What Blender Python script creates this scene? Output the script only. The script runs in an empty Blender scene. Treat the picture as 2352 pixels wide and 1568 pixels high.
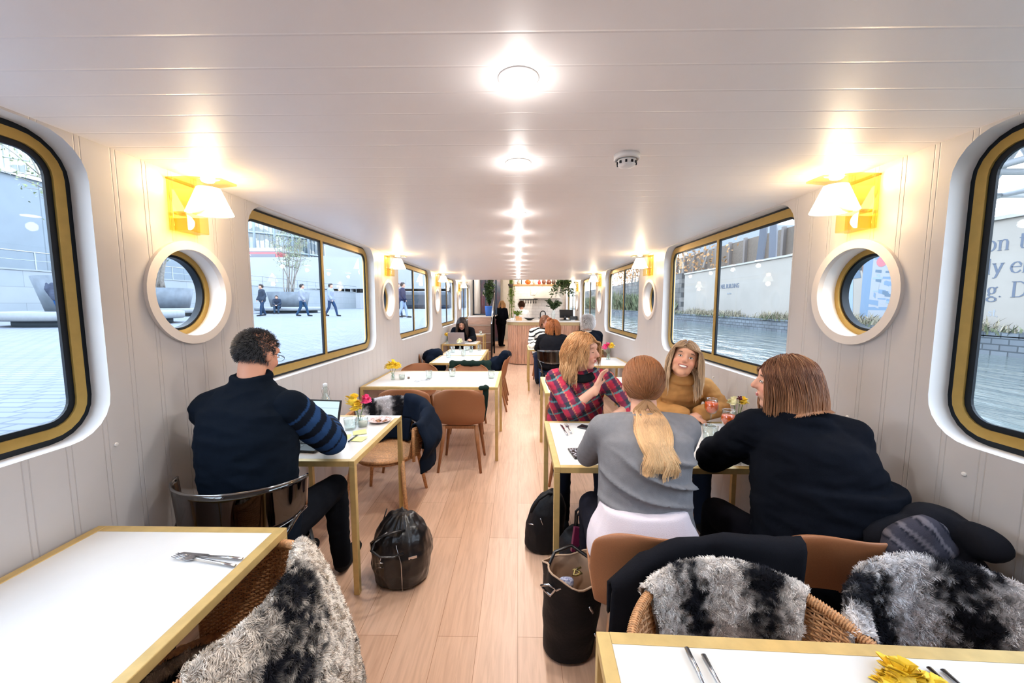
import bpy, bmesh, math, random
import numpy as np
from mathutils import Vector, Matrix, noise
from mathutils.geometry import tessellate_polygon
random.seed(7)
SC = bpy.context.scene
COL = SC.collection
PI = math.pi
def V(*a): return Vector(a)
def rad(d): return math.radians(d)
def rotz(a): return Matrix.Rotation(a, 3, 'Z')
def rot(x=0, y=0, z=0):
    return Matrix.Rotation(rad(z), 3, 'Z') @ Matrix.Rotation(rad(y), 3, 'Y') @ Matrix.Rotation(rad(x), 3, 'X')

# ------------------------------------------------------------ materials
MATS = {}
def newmat(name):
    m = bpy.data.materials.new(name); m.use_nodes = True
    nt = m.node_tree
    return m, nt, nt.nodes, nt.links, nt.nodes['Principled BSDF']
def setin(b, k, v):
    if k in b.inputs: b.inputs[k].default_value = v
def mat(name, col, rough=0.5, metal=0.0, var=0.0, vscale=8, bump=0.0, bscale=60, spec=0.5, coat=0.0, stretch=None, sheen=0.0, col2=None):
    """plain procedural material: colour varied by noise, noise bump"""
    if name in MATS: return MATS[name]
    m, nt, N, L, b = newmat(name)
    c = tuple(col) + (1,) if len(col) == 3 else col
    b.inputs['Base Color'].default_value = c
    b.inputs['Roughness'].default_value = rough
    b.inputs['Metallic'].default_value = metal
    setin(b, 'Specular IOR Level', spec); setin(b, 'Coat Weight', coat); setin(b, 'Sheen Weight', sheen)
    tc = N.new('ShaderNodeTexCoord')
    src = tc.outputs['Object']
    if stretch:
        mp = N.new('ShaderNodeMapping'); mp.inputs['Scale'].default_value = stretch
        L.new(src, mp.inputs['Vector']); src = mp.outputs['Vector']
    if var or col2:
        nz = N.new('ShaderNodeTexNoise'); nz.inputs['Scale'].default_value = vscale; nz.inputs['Detail'].default_value = 4
        L.new(src, nz.inputs['Vector'])
        rp = N.new('ShaderNodeValToRGB')
        a = c[:3]
        lo = tuple(max(0, x * (1 - var)) for x in a); hi = tuple(min(1, x * (1 + var)) for x in a)
        if col2: lo, hi = a, tuple(col2)
        rp.color_ramp.elements[0].color = lo + (1,); rp.color_ramp.elements[1].color = hi + (1,)
        rp.color_ramp.elements[0].position = .35; rp.color_ramp.elements[1].position = .65
        L.new(nz.outputs['Fac'], rp.inputs['Fac']); L.new(rp.outputs['Color'], b.inputs['Base Color'])
    if bump:
        n2 = N.new('ShaderNodeTexNoise'); n2.inputs['Scale'].default_value = bscale; n2.inputs['Detail'].default_value = 5
        L.new(src, n2.inputs['Vector'])
        bp = N.new('ShaderNodeBump'); bp.inputs['Strength'].default_value = bump; bp.inputs['Distance'].default_value = 0.01
        L.new(n2.outputs['Fac'], bp.inputs['Height']); L.new(bp.outputs['Normal'], b.inputs['Normal'])
    MATS[name] = m
    return m
def attrmat(name, rough=0.9, spec=0.3, bump=0.15, bscale=220, metal=0, sheen=0.0, sss=0.0):
    """colour read from the mesh's own dye pattern attribute 'Col'"""
    if name in MATS: return MATS[name]
    m, nt, N, L, b = newmat(name)
    at = N.new('ShaderNodeAttribute'); at.attribute_name = 'Col'
    L.new(at.outputs['Color'], b.inputs['Base Color'])
    b.inputs['Roughness'].default_value = rough; setin(b, 'Specular IOR Level', spec); setin(b, 'Sheen Weight', sheen)
    b.inputs['Metallic'].default_value = metal
    if sss:
        setin(b, 'Subsurface Weight', sss); setin(b, 'Subsurface Radius', (.02, .008, .004)); setin(b, 'Subsurface Scale', 0.5)
    if bump:
        tc = N.new('ShaderNodeTexCoord')
        n2 = N.new('ShaderNodeTexNoise'); n2.inputs['Scale'].default_value = bscale; n2.inputs['Detail'].default_value = 3
        L.new(tc.outputs['Object'], n2.inputs['Vector'])
        bp = N.new('ShaderNodeBump'); bp.inputs['Strength'].default_value = bump; bp.inputs['Distance'].default_value = 0.004
        L.new(n2.outputs['Fac'], bp.inputs['Height']); L.new(bp.outputs['Normal'], b.inputs['Normal'])
    MATS[name] = m
    return m
def emis(name, col, s):
    if name in MATS: return MATS[name]
    m, nt, N, L, b = newmat(name)
    b.inputs['Base Color'].default_value = tuple(col) + (1,)
    b.inputs['Emission Color'].default_value = tuple(col) + (1,)
    b.inputs['Emission Strength'].default_value = s
    MATS[name] = m
    return m
def clear(name, tint=(1, 1, 1), gloss=0.08, rough=0.02, graz=.7):
    """thin clear glass or plastic: transparent with a fresnel gloss"""
    if name in MATS: return MATS[name]
    m = bpy.data.materials.new(name); m.use_nodes = True
    nt = m.node_tree; N = nt.nodes; L = nt.links; N.clear()
    o = N.new('ShaderNodeOutputMaterial'); mx = N.new('ShaderNodeMixShader')
    t = N.new('ShaderNodeBsdfTransparent'); g = N.new('ShaderNodeBsdfGlossy')
    t.inputs['Color'].default_value = tuple(tint) + (1,)
    g.inputs['Roughness'].default_value = rough
    lw = N.new('ShaderNodeLayerWeight'); lw.inputs['Blend'].default_value = .5
    pw = N.new('ShaderNodeMath'); pw.operation = 'POWER'; pw.inputs[1].default_value = 4; L.new(lw.outputs['Facing'], pw.inputs[0])
    mm = N.new('ShaderNodeMath'); mm.operation = 'MULTIPLY_ADD'; mm.inputs[1].default_value = graz; mm.inputs[2].default_value = gloss
    mm.use_clamp = True
    L.new(pw.outputs[0], mm.inputs[0]); L.new(mm.outputs[0], mx.inputs[0])
    L.new(t.outputs[0], mx.inputs[1]); L.new(g.outputs[0], mx.inputs[2]); L.new(mx.outputs[0], o.inputs['Surface'])
    MATS[name] = m
    return m

# ------------------------------------------------------------ mesh builder
class MB:
    def __init__(s): s.v = []; s.f = []; s.m = []; s.s = []; s.c = None
    def add(s, vs, fs, mi=0, sm=False, col=None):
        o = len(s.v); s.v.extend([tuple(p) for p in vs])
        s.f.extend([tuple(i + o for i in f) for f in fs])
        s.m.extend([mi] * len(fs)); s.s.extend([sm] * len(fs))
        if col is not None:
            if s.c is None: s.c = {}
            for i in range(len(vs)): s.c[o + i] = col[i] if isinstance(col, list) else col
        return s
    def box(s, c, d, R=None, mi=0, bev=0.0):
        x, y, z = d[0] / 2, d[1] / 2, d[2] / 2
        c = Vector(c)
        if not bev:
            P = [(-x, -y, -z), (x, -y, -z), (x, y, -z), (-x, y, -z), (-x, -y, z), (x, -y, z), (x, y, z), (-x, y, z)]
            F = [(0, 3, 2, 1), (4, 5, 6, 7), (0, 1, 5, 4), (1, 2, 6, 5), (2, 3, 7, 6), (3, 0, 4, 7)]
        else:
            b = min(bev, x * .95, y * .95, z * .95); P = []; F = []
            bm = bmesh.new(); bmesh.ops.create_cube(bm, size=1)
            for v in bm.verts: v.co = Vector((v.co.x * 2 * x, v.co.y * 2 * y, v.co.z * 2 * z))
            bmesh.ops.bevel(bm, geom=list(bm.edges), offset=b, segments=2, affect='EDGES', profile=.5)
            bm.verts.index_update()
            P = [tuple(v.co) for v in bm.verts]; F = [tuple(v.index for v in f.verts) for f in bm.faces]; bm.free()
        P = [Vector(p) for p in P]
        if R is not None: P = [R @ p for p in P]
        return s.add([p + c for p in P], F, mi, False)
    def tube(s, pts, r, n=8, mi=0, closed=False, caps=True, sm=True, col=None, flat=1.0, up=None):
        pts = [Vector(p) for p in pts]; k = len(pts)
        rs = r if isinstance(r, (list, tuple)) else [r] * k
        P = []; F = []; pr = None
        for i, p in enumerate(pts):
            a = pts[(i - 1) % k] if (closed or i > 0) else p
            b = pts[(i + 1) % k] if (closed or i < k - 1) else p
            t = (b - a)
            t = t.normalized() if t.length > 1e-9 else Vector((0, 0, 1))
            if pr is None:
                u = Vector(up) if up is not None else (Vector((0, 0, 1)) if abs(t.z) < .9 else Vector((1, 0, 0)))
                u = (u - t * u.dot(t)).normalized()
            else:
                u = pr - t * pr.dot(t)
                u = u.normalized() if u.length > 1e-6 else pr
            pr = u; w = t.cross(u)
            for j in range(n):
                an = 2 * PI * j / n
                P.append(p + u * math.cos(an) * rs[i] * flat + w * math.sin(an) * rs[i])
        m = k if closed else k - 1
        for i in range(m):
            i2 = (i + 1) % k
            for j in range(n):
                j2 = (j + 1) % n
                F.append((i * n + j, i * n + j2, i2 * n + j2, i2 * n + j))
        if caps and not closed:
            F.append(tuple(range(n - 1, -1, -1))); F.append(tuple((k - 1) * n + j for j in range(n)))
        return s.add(P, F, mi, sm, col)
    def lathe(s, prof, c=(0, 0, 0), n=24, R=None, mi=0, sm=True, caps=True, sc=(1, 1)):
        P = []; F = []; c = Vector(c); k = len(prof)
        for r, z in prof:
            for j in range(n):
                a = 2 * PI * j / n
                p = Vector((r * math.cos(a) * sc[0], r * math.sin(a) * sc[1], z))
                P.append((R @ p if R is not None else p) + c)
        for i in range(k - 1):
            for j in range(n):
                j2 = (j + 1) % n
                F.append((i * n + j, i * n + j2, (i + 1) * n + j2, (i + 1) * n + j))
        if caps:
            F.append(tuple(range(n - 1, -1, -1))); F.append(tuple((k - 1) * n + j for j in range(n)))
        return s.add(P, F, mi, sm)
    def ell(s, c, r, R=None, n=16, k=10, mi=0, col=None):
        P = []; F = []; c = Vector(c)
        if not isinstance(r, (tuple, list)): r = (r, r, r)
        for i in range(1, k):
            ph = PI * i / k
            for j in range(n):
                a = 2 * PI * j / n
                p = Vector((r[0] * math.sin(ph) * math.cos(a), r[1] * math.sin(ph) * math.sin(a), -r[2] * math.cos(ph)))
                P.append((R @ p if R is not None else p) + c)
        b = Vector((0, 0, -r[2])); t = Vector((0, 0, r[2]))
        if R is not None: b = R @ b; t = R @ t
        P.append(b + c); P.append(t + c); nb = len(P) - 2
        for i in range(k - 2):
            for j in range(n):
                j2 = (j + 1) % n
                F.append((i * n + j, i * n + j2, (i + 1) * n + j2, (i + 1) * n + j))
        for j in range(n):
            j2 = (j + 1) % n
            F.append((nb, j2, j)); F.append((nb + 1, (k - 2) * n + j, (k - 2) * n + j2))
        return s.add(P, F, mi, True, col)
    def grid(s, fn, nu, nv, mi=0, sm=True, col=None, wrap=False, flip=False):
        P = [Vector(fn(i / (nu if wrap else nu), j / nv)) for j in range(nv + 1) for i in range(nu + (0 if wrap else 1))]
        w = nu + (0 if wrap else 1); F = []
        for j in range(nv):
            for i in range(nu):
                i2 = (i + 1) % w if wrap else i + 1
                f = (j * w + i, j * w + i2, (j + 1) * w + i2, (j + 1) * w + i)
                F.append(f[::-1] if flip else f)
        cl = [col(i / nu, j / nv) for j in range(nv + 1) for i in range(w)] if callable(col) else col
        return s.add(P, F, mi, sm, cl)
    def prism(s, poly, z0, z1, R=None, c=(0, 0, 0), mi=0):
        """polygon in xy extruded along z, then rotated and moved"""
        c = Vector(c); n = len(poly)
        P = [Vector((p[0], p[1], z)) for z in (z0, z1) for p in poly]
        if R is not None: P = [R @ p for p in P]
        F = [tuple(range(n - 1, -1, -1)), tuple(range(n, 2 * n))] + [(i, (i + 1) % n, n + (i + 1) % n, n + i) for i in range(n)]
        return s.add([p + c for p in P], F, mi, False)
    def xf(s, M, start=0):
        for i in range(start, len(s.v)): s.v[i] = tuple(M @ Vector(s.v[i]))
        return s
    def mesh(s, name='mesh'):
        me = bpy.data.meshes.new(name); me.from_pydata(s.v, [], s.f)
        me.polygons.foreach_set('material_index', s.m); me.polygons.foreach_set('use_smooth', s.s)
        if s.c is not None:
            at = me.color_attributes.new('Col', 'FLOAT_COLOR', 'POINT')
            arr = np.ones((len(s.v), 4), 'f')
            for i, c in s.c.items(): arr[i, :3] = c[:3]
            at.data.foreach_set('color', arr.ravel())
        me.update()
        return me
    def build(s, name, mats, parent=None, **tagkw):
        me = s.mesh(name)
        for m in (mats if isinstance(mats, (list, tuple)) else [mats]): me.materials.append(m)
        o = bpy.data.objects.new(name, me); COL.objects.link(o)
        if parent is not None: o.parent = parent
        for k, v in tagkw.items(): o[k] = v
        return o
def thing(name, label, cat, loc=(0, 0, 0), rz=0.0, group=None):
    o = bpy.data.objects.new(name, None); COL.objects.link(o)
    o.location = loc; o.rotation_euler = (0, 0, rz); o.empty_display_size = .1
    o['label'] = label; o['category'] = cat
    if group: o['group'] = group
    return o
def struct(o): o['kind'] = 'structure'; return o
def tag(o, label, cat, group=None):
    o['label'] = label; o['category'] = cat
    if group: o['group'] = group
    return o
def dup(root, loc=None, rz=None, label=None, group=None, scale=None):
    r = root.copy(); COL.objects.link(r)
    if loc is not None: r.location = loc
    if rz is not None: r.rotation_euler = (0, 0, rz)
    if scale is not None: r.scale = scale
    if label: r['label'] = label
    if group: r['group'] = group
    for ch in list(root.children):
        c = ch.copy(); COL.objects.link(c); c.parent = r
        for g in list(ch.children):
            d = g.copy(); COL.objects.link(d); d.parent = c
    return r
def solid(o, t, off=0.0, sub=0):
    m = o.modifiers.new('Solidify', 'SOLIDIFY'); m.thickness = t; m.offset = off
    if sub:
        b = o.modifiers.new('Subdivision', 'SUBSURF'); b.levels = sub; b.render_levels = sub
    return o
def rrect(y0, y1, z0, z1, r, n=6, off=0.0):
    y0 += off; y1 -= off; z0 += off; z1 -= off; r = max(r - off, .003)
    P = []
    for cy, cz, a0 in ((y1 - r, z1 - r, 0), (y0 + r, z1 - r, 90), (y0 + r, z0 + r, 180), (y1 - r, z0 + r, 270)):
        for i in range(n + 1):
            a = rad(a0 + 90 * i / n); P.append((cy + r * math.cos(a), cz + r * math.sin(a)))
    return P
def circ(cy, cz, r, n=40): return [(cy + r * math.cos(2 * PI * i / n), cz + r * math.sin(2 * PI * i / n)) for i in range(n)]
def ring_x(mb, outer, inner, x0, x1, mi=0, sm=False):
    """frame between two matching outlines in the y-z plane, from x0 to x1"""
    n = len(outer)
    P = [Vector((x, a, b)) for x in (x0, x1) for L_ in (outer, inner) for a, b in L_]
    F = []
    for i in range(n):
        j = (i + 1) % n
        F += [(i, j, n + j, n + i), (2 * n + i, 3 * n + i, 3 * n + j, 2 * n + j), (i, 2 * n + i, 2 * n + j, j), (n + i, n + j, 3 * n + j, 3 * n + i)]
    return mb.add(P, F, mi, sm)
def smoothnorm(o, ang=40):
    me = o.data
    me.polygons.foreach_set('use_smooth', [True] * len(me.polygons))
    try: me.set_sharp_from_angle(angle=rad(ang))
    except Exception: pass
    return o
# ============================================================ ROOM SHELL
W = 1.58; HC = 2.17; YB = -1.3; YE = 11.2; YK = 17.2
def plankmat(name, axis, col, pitch=.122, double=True, rough=.42, bumpd=.006, spec=.4, off=98.4995, gs=1.0):
    m, nt, N, L, b = newmat(name)
    tc = N.new('ShaderNodeTexCoord'); sp = N.new('ShaderNodeSeparateXYZ'); L.new(tc.outputs['Object'], sp.inputs[0])
    def M(op, a, b_=None, c=None):
        n = N.new('ShaderNodeMath'); n.operation = op
        for i, x in enumerate((a, b_, c)):
            if x is None: continue
            if isinstance(x, (int, float)): n.inputs[i].default_value = x
            else: L.new(x, n.inputs[i])
        return n.outputs[0]
    t = M('DIVIDE', M('ADD', sp.outputs[axis], off), pitch)
    fr = M('FRACT', t)
    d = M('MULTIPLY', M('ABSOLUTE', M('SUBTRACT', fr, .5)), pitch)      # metres from the joint
    g = M('SUBTRACT', 1.0, M('MULTIPLY', M('MINIMUM', d, .005), 200.0))
    if double:
        d2 = M('ABSOLUTE', M('SUBTRACT', d, .009)); g2 = M('SUBTRACT', 1.0, M('MULTIPLY', M('MINIMUM', d2, .0025), 400.0))
        g = g2
    h = M('SUBTRACT', 1.0, g)
    nz = N.new('ShaderNodeTexNoise'); nz.inputs['Scale'].default_value = 14; nz.inputs['Detail'].default_value = 6
    L.new(tc.outputs['Object'], nz.inputs['Vector'])
    hh = M('ADD', h, M('MULTIPLY', nz.outputs['Fac'], .05))
    bp = N.new('ShaderNodeBump'); bp.inputs['Strength'].default_value = 1.0; bp.inputs['Distance'].default_value = bumpd
    L.new(hh, bp.inputs['Height']); L.new(bp.outputs['Normal'], b.inputs['Normal'])
    rp = N.new('ShaderNodeValToRGB'); L.new(nz.outputs['Fac'], rp.inputs['Fac'])
    rp.color_ramp.elements[0].color = tuple(c * .97 for c in col) + (1,); rp.color_ramp.elements[1].color = tuple(col) + (1,)
    L.new(rp.outputs['Color'], b.inputs['Base Color'])
    b.inputs['Roughness'].default_value = rough; setin(b, 'Specular IOR Level', spec)
    MATS[name] = m
    return m
CREAM = (.66, .585, .53)
M_wall = plankmat('painted tongue and groove wall', 1, (.56, .535, .535), pitch=.125, double=True, bumpd=.0017)
M_ceil = plankmat('painted plank ceiling', 1, (.92, .87, .86), pitch=.1237, off=98.09, double=False, bumpd=.0010, rough=.45)
M_white = mat('white gloss paint', (.80, .79, .79), .4, var=.02)
M_ring = mat('cream paint', (.72, .665, .63), .45, var=.02)
M_gold = mat('brushed gold frame', (.44, .28, .07), .45, .5, var=.04, vscale=30)
M_brass = mat('brass table edge', (.56, .40, .16), .42, .35, var=.08, vscale=20)
M_rub = mat('black rubber gasket', (.005, .009, .015), .5, spec=.25)
M_pane = clear('window glass', (.93, .97, 1.0), .018, graz=.25)
M_floorbase = None
def floormat():
    m, nt, N, L, b = newmat('pale oak floor planks')
    tc = N.new('ShaderNodeTexCoord'); mp = N.new('ShaderNodeMapping'); mp.inputs['Rotation'].default_value = (0, 0, rad(90))
    L.new(tc.outputs['Object'], mp.inputs['Vector'])
    br = N.new('ShaderNodeTexBrick'); br.inputs['Scale'].default_value = 1.0
    br.inputs['Brick Width'].default_value = 1.25; br.inputs['Row Height'].default_value = .19
    br.inputs['Mortar Size'].default_value = .0012; br.inputs['Mortar Smooth'].default_value = .3; br.offset = .37
    br.inputs['Color1'].default_value = (.70, .46, .325, 1); br.inputs['Color2'].default_value = (.62, .385, .26, 1)
    br.inputs['Mortar'].default_value = (.33, .16, .08, 1)
    L.new(mp.outputs[0], br.inputs['Vector'])
    mp2 = N.new('ShaderNodeMapping'); mp2.inputs['Scale'].default_value = (16, 1.2, 1); L.new(tc.outputs['Object'], mp2.inputs[0])
    nz = N.new('ShaderNodeTexNoise'); nz.inputs['Scale'].default_value = 3; nz.inputs['Detail'].default_value = 8; nz.inputs['Distortion'].default_value = .8
    L.new(mp2.outputs[0], nz.inputs['Vector'])
    rp = N.new('ShaderNodeValToRGB'); rp.color_ramp.elements[0].color = (.84, .80, .77, 1); rp.color_ramp.elements[1].color = (1.08, 1.08, 1.08, 1)
    rp.color_ramp.elements[0].position = .3; rp.color_ramp.elements[1].position = .62
    L.new(nz.outputs['Fac'], rp.inputs['Fac'])
    mx = N.new('ShaderNodeMix'); mx.data_type = 'RGBA'; mx.blend_type = 'MULTIPLY'; mx.inputs['Factor'].default_value = .8
    L.new(br.outputs['Color'], mx.inputs['A']); L.new(rp.outputs['Color'], mx.inputs['B'])
    L.new(mx.outputs['Result'], b.inputs['Base Color'])
    b.inputs['Roughness'].default_value = .34; setin(b, 'Specular IOR Level', .4)
    bp = N.new('ShaderNodeBump'); bp.inputs['Strength'].default_value = .15; bp.inputs['Distance'].default_value = .003
    L.new(nz.outputs['Fac'], bp.inputs['Height']); L.new(bp.outputs['Normal'], b.inputs['Normal'])
    return m
struct(MB().box((0, (YB + YK) / 2, -.03), (2 * W + .3, YK - YB, .06)).build('floor', floormat()))
struct(MB().box((0, (YB + 9.9) / 2, HC + .03), (2 * W + .3, 9.9 - YB, .06)).build('ceiling', M_ceil))
struct(MB().box((0, (9.9 + YK) / 2, 2.75), (2 * W + .3, YK - 9.9, .06)).box((0, 9.93, 2.45), (2 * W + .3, .06, .56)).build('ceiling', mat('galley ceiling paint', (.78, .73, .68), .6, var=.02)))
struct(MB().box((0, YB - .04, 1.1), (2 * W + .3, .08, 2.3)).build('wall_back', M_ring))
OPEN = [(2.32 + 2.88 * k, 4.33 + 2.88 * k) for k in range(-1, 4)]
OPEN[0] = (-.56, 1.468)
PORT = [1.885 + 2.88 * k for k in range(-1, 4) if k > -1]
ZO0, ZO1, RO = 1.072, 2.162, .15
def sidewall(s, nm, opens, ports):
    x = s * W; ztop = 2.78
    mb = MB()
    outer = [(YB, 0), (YK, 0), (YK, ztop), (YB, ztop)]
    loops = [[Vector((a, b, 0)) for a, b in outer]]
    for a, b in opens: loops.append([Vector((p, q, 0)) for p, q in rrect(a, b, ZO0, ZO1, RO)])
    for c in ports: loops.append([Vector((p, q, 0)) for p, q in circ(c, 1.622, .207)])
    flat = [p for L_ in loops for p in L_]
    T = tessellate_polygon(loops)
    mb.add([(x, p.x, p.y) for p in flat], [t for t in T])
    # reveals: the depth of the wall round each opening, and the outer skin behind
    D = .13
    for L_ in loops[1:]:
        n = len(L_)
        mb.add([(x + s * d, p.x, p.y) for d in (0, D) for p in L_], [(i, (i + 1) % n, n + (i + 1) % n, n + i) for i in range(n)], 1, True)
    mb.add([(x + s * D, p.x, p.y) for p in flat], [t for t in T], 1)
    mb.box((x + s * (D + .002) / 2, YB, 1.39), (D, .02, 2.78)).box((x + s * D / 2, YK, 1.39), (D, .02, 2.78))
    o = struct(mb.build('wall_' + nm, [M_wall, M_white]))
    return o
OPENR = [(-.56, 1.508)] + OPEN[1:]
sidewall(-1, 'left', OPEN, PORT); sidewall(1, 'right', OPENR, PORT)
wn = 0
def window(s, a, b):
    global wn; wn += 1
    x = s * (W + .078)
    root = bpy.data.objects.new('window_%d' % wn, None); COL.objects.link(root); root['kind'] = 'structure'
    O = lambda off: rrect(a, b, ZO0, ZO1, RO, off=off)
    g0, g1, g2 = (.022, .057, .078) if a < 0 else (.016, .068, .082)
    mb = MB(); ring_x(mb, O(0), O(g0 + .002), x - s * .004, x + s * .03); ring_x(mb, O(g1 - .002), O(g2), x - s * .004, x + s * .006)
    mb.build('gasket', M_rub, root)
    mb = MB(); ring_x(mb, O(g0), O(g1), x - s * .012, x + s * .02); mb.build('window_frame', M_gold, root)
    mid = (a + b) / 2
    if b < 4.5 and a < 0: pass
    mb = MB().box((x + s * .002, mid, (ZO0 + ZO1) / 2), (.026, .034, ZO1 - ZO0 - .11), bev=.004); mb.build('mullion', M_gold, root)
    MB().box((x + s * .003, mid - .022, (ZO0 + ZO1) / 2), (.016, .012, ZO1 - ZO0 - .12)).build('seal', M_rub, root)
    P = rrect(a, b, ZO0, ZO1, RO, off=.070); n = len(P)
    MB().add([(x + s * .004, p, q) for p, q in P], [tuple(range(n))]).build('pane', M_pane, root)
for s in (-1, 1):
    for a, b in (OPEN if s < 0 else OPENR): window(s, a, b)
def porthole(s, c):
    global wn; wn += 1
    root = bpy.data.objects.new('window_%d' % wn, None); COL.objects.link(root); root['kind'] = 'structure'
    x = s * W
    C_ = lambda r: circ(c, 1.622, r, 48)
    mb = MB(); ring_x(mb, C_(.245), C_(.205), x - s * .016, x + s * .01); smoothnorm(mb.build('trim_ring', M_ring, root))
    mb = MB(); ring_x(mb, C_(.206), C_(.182), x + s * .075, x + s * .12); smoothnorm(mb.build('window_frame', M_gold, root))
    mb = MB(); ring_x(mb, C_(.184), C_(.170), x + s * .085, x + s * .12); smoothnorm(mb.build('gasket', M_rub, root))
    P = C_(.172); MB().add([(x + s * .105, p, q) for p, q in P], [tuple(range(48))]).build('pane', M_pane, root)
for s in (-1, 1):
    for c in PORT: porthole(s, c)

# ------------------------------------------------------------ sconces and downlights
M_amber = clear('amber acrylic', (1.0, .90, .52), .10, .05)
M_shade = emis('glowing lampshade', (1.0, .86, .60), 4.2)
M_bulb = emis('lit downlight lens', (1.0, .93, .84), 42.0)
SIDE = {-1: 'left', 1: 'right'}
ORD = ['nearest', 'second', 'third', 'fourth']
def sconce():
    t = thing('wall_lamp', '', 'wall lamp')     # local: +x points into the room, wall at x=0
    MB().box((.012, 0, .0), (.022, .15, .235), bev=.003).build('back_plate', M_amber, t)
    MB().prism([(0, -.075), (.10, -.085), (.235, -.05), (.235, .05), (.10, .085), (0, .075)], .108, .116).build('top_shelf', M_amber, t)
    MB().box((.045, 0, -.075), (.06, .13, .085), bev=.004).build('base_block', M_amber, t)
    MB().tube([(.03, 0, -.035), (.10, 0, -.02), (.13, 0, .0)], .008, 8).build('arm', M_brass, t)
    MB().lathe([(.092, -.03), (.09, -.028), (.045, .085), (.047, .085), (.094, -.03)], (.135, 0, 0), 28, caps=False).build('lamp_shade', M_shade, t)
    return t
base = sconce(); first = True
for s in (-1, 1):
    for k, c in enumerate(PORT):
        lab = 'amber acrylic wall lamp with glowing cone shade above the %s porthole of the %s wall' % (ORD[k], SIDE[s])
        loc = (s * W, c - .02, 2.02); rz = PI if s > 0 else 0
        if first: base.location = loc; base.rotation_euler = (0, 0, rz); base['label'] = lab; base['group'] = 'amber wall lamps'; first = False
        else: dup(base, loc, rz, lab, 'amber wall lamps')
        for dz, pw, sz in ((.10, 7.0, .03), (-.07, 2.2, .04)):
            l = bpy.data.lights.new('sconce light', 'POINT'); l.energy = pw; l.color = (1, .76, .50); l.shadow_soft_size = sz
            o = bpy.data.objects.new('sconce_light', l); COL.objects.link(o); o.location = (s * (W - .135), c - .02, 2.02 + dz)
DL = [1.11, 1.74, 2.69, 3.4, 4.12, 4.83, 5.55, 6.2, 6.9, 7.7, 8.5, 9.3]
t0 = None
DLW = ['nearest', 'second', 'third', 'fourth', 'fifth', 'sixth', 'seventh', 'eighth', 'ninth', 'tenth', 'eleventh', 'farthest']
for i, y in enumerate(DL):
    lab = 'round recessed ceiling spotlight, %s in the row down the middle' % DLW[i]
    if t0 is None:
        t0 = thing('ceiling_spotlight', lab, 'spotlight', (0, y, HC), 0, 'ceiling spotlights')
        MB().lathe([(.056, .001), (.055, -.002), (.050, -.0035), (.047, -.003), (.047, .001)], n=32).build('bezel', M_white, t0)
        MB().lathe([(.047, -.002), (.047, -.006), (.001, -.009)], n=24).build('lens', M_bulb, t0)
    else: dup(t0, (0, y, HC), 0, lab)
    l = bpy.data.lights.new('downlight', 'SPOT'); l.energy = 24; l.color = (1, .96, .91); l.spot_size = rad(150); l.spot_blend = .75; l.shadow_soft_size = .035
    o = bpy.data.objects.new('downlight', l); COL.objects.link(o); o.location = (0, y, HC - .02)
    l = bpy.data.lights.new('added halo fill', 'POINT'); l.energy = .68; l.color = (1, .95, .90); l.shadow_soft_size = .03  # added fill below the lens: lifts the ceiling and imitates a bloom halo
    o = bpy.data.objects.new('added_halo_fill', l); COL.objects.link(o); o.location = (0, y, HC - .075)
t = thing('smoke_detector', 'white round smoke detector on the ceiling right of the spotlights', 'smoke detector', (.44, 1.66, HC))
MB().lathe([(.052, 0), (.052, -.018), (.045, -.022), (.045, -.001)], n=32).build('base', M_white, t)
mb = MB().lathe([(.036, -.018), (.038, -.026), (.033, -.044), (.016, -.050), (.001, -.051)], n=32)
mb.build('sensor_head', M_white, t)
mb = MB()
for k in range(10):
    a = 2 * PI * k / 10; mb.box((.0385 * math.cos(a), .0385 * math.sin(a), -.034), (.004, .008, .010), rotz(a))
mb.build('vent_slot', M_rub, t)
# screw caps in the walls
sc0 = None
for s, y, z in ((-1, 1.47, 1.02), (-1, 1.06, .99), (1, 1.50, .97), (1, 1.82, 1.03), (1, 2.38, 1.08), (-1, 4.9, 1.02), (-1, 3.4, .98)):
    pass

# ------------------------------------------------------------ camera, sky, view
cam = bpy.data.cameras.new('camera'); co = bpy.data.objects.new('camera', cam); COL.objects.link(co)
cam.sensor_width = 36; cam.lens = 900 / 2352 * 36; cam.clip_start = .05; cam.clip_end = 400
co.location = (0, 0, 1.57); co.rotation_euler = (rad(90 - 5.5), 0, math.atan(14 / 900))
SC.camera = co
wd = bpy.data.worlds.new('overcast sky'); SC.world = wd; wd.use_nodes = True
wn_ = wd.node_tree.nodes; wl = wd.node_tree.links; bg = wn_['Background']
tc = wn_.new('ShaderNodeTexCoord'); sx = wn_.new('ShaderNodeSeparateXYZ'); wl.new(tc.outputs['Generated'], sx.inputs[0])
rp = wn_.new('ShaderNodeValToRGB'); wl.new(sx.outputs['Z'], rp.inputs['Fac'])
rp.color_ramp.elements[0].color = (.86, .93, 1, 1); rp.color_ramp.elements[1].color = (.62, .78, 1, 1)
wl.new(rp.outputs['Color'], bg.inputs['Color']); bg.inputs['Strength'].default_value = 5.4
SC.view_settings.view_transform = 'Standard'; SC.view_settings.look = 'None'; SC.view_settings.gamma = 1
SC.view_settings.use_curve_mapping = False; SC.view_settings.exposure = 0.5
cy = SC.cycles
cy.use_denoising = True; cy.max_bounces = 7; cy.diffuse_bounces = 4; cy.glossy_bounces = 3; cy.transparent_max_bounces = 12
cy.transmission_bounces = 4; cy.sample_clamp_indirect = 4.0; cy.sample_clamp_direct = 0; cy.caustics_reflective = False; cy.caustics_refractive = False
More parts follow.
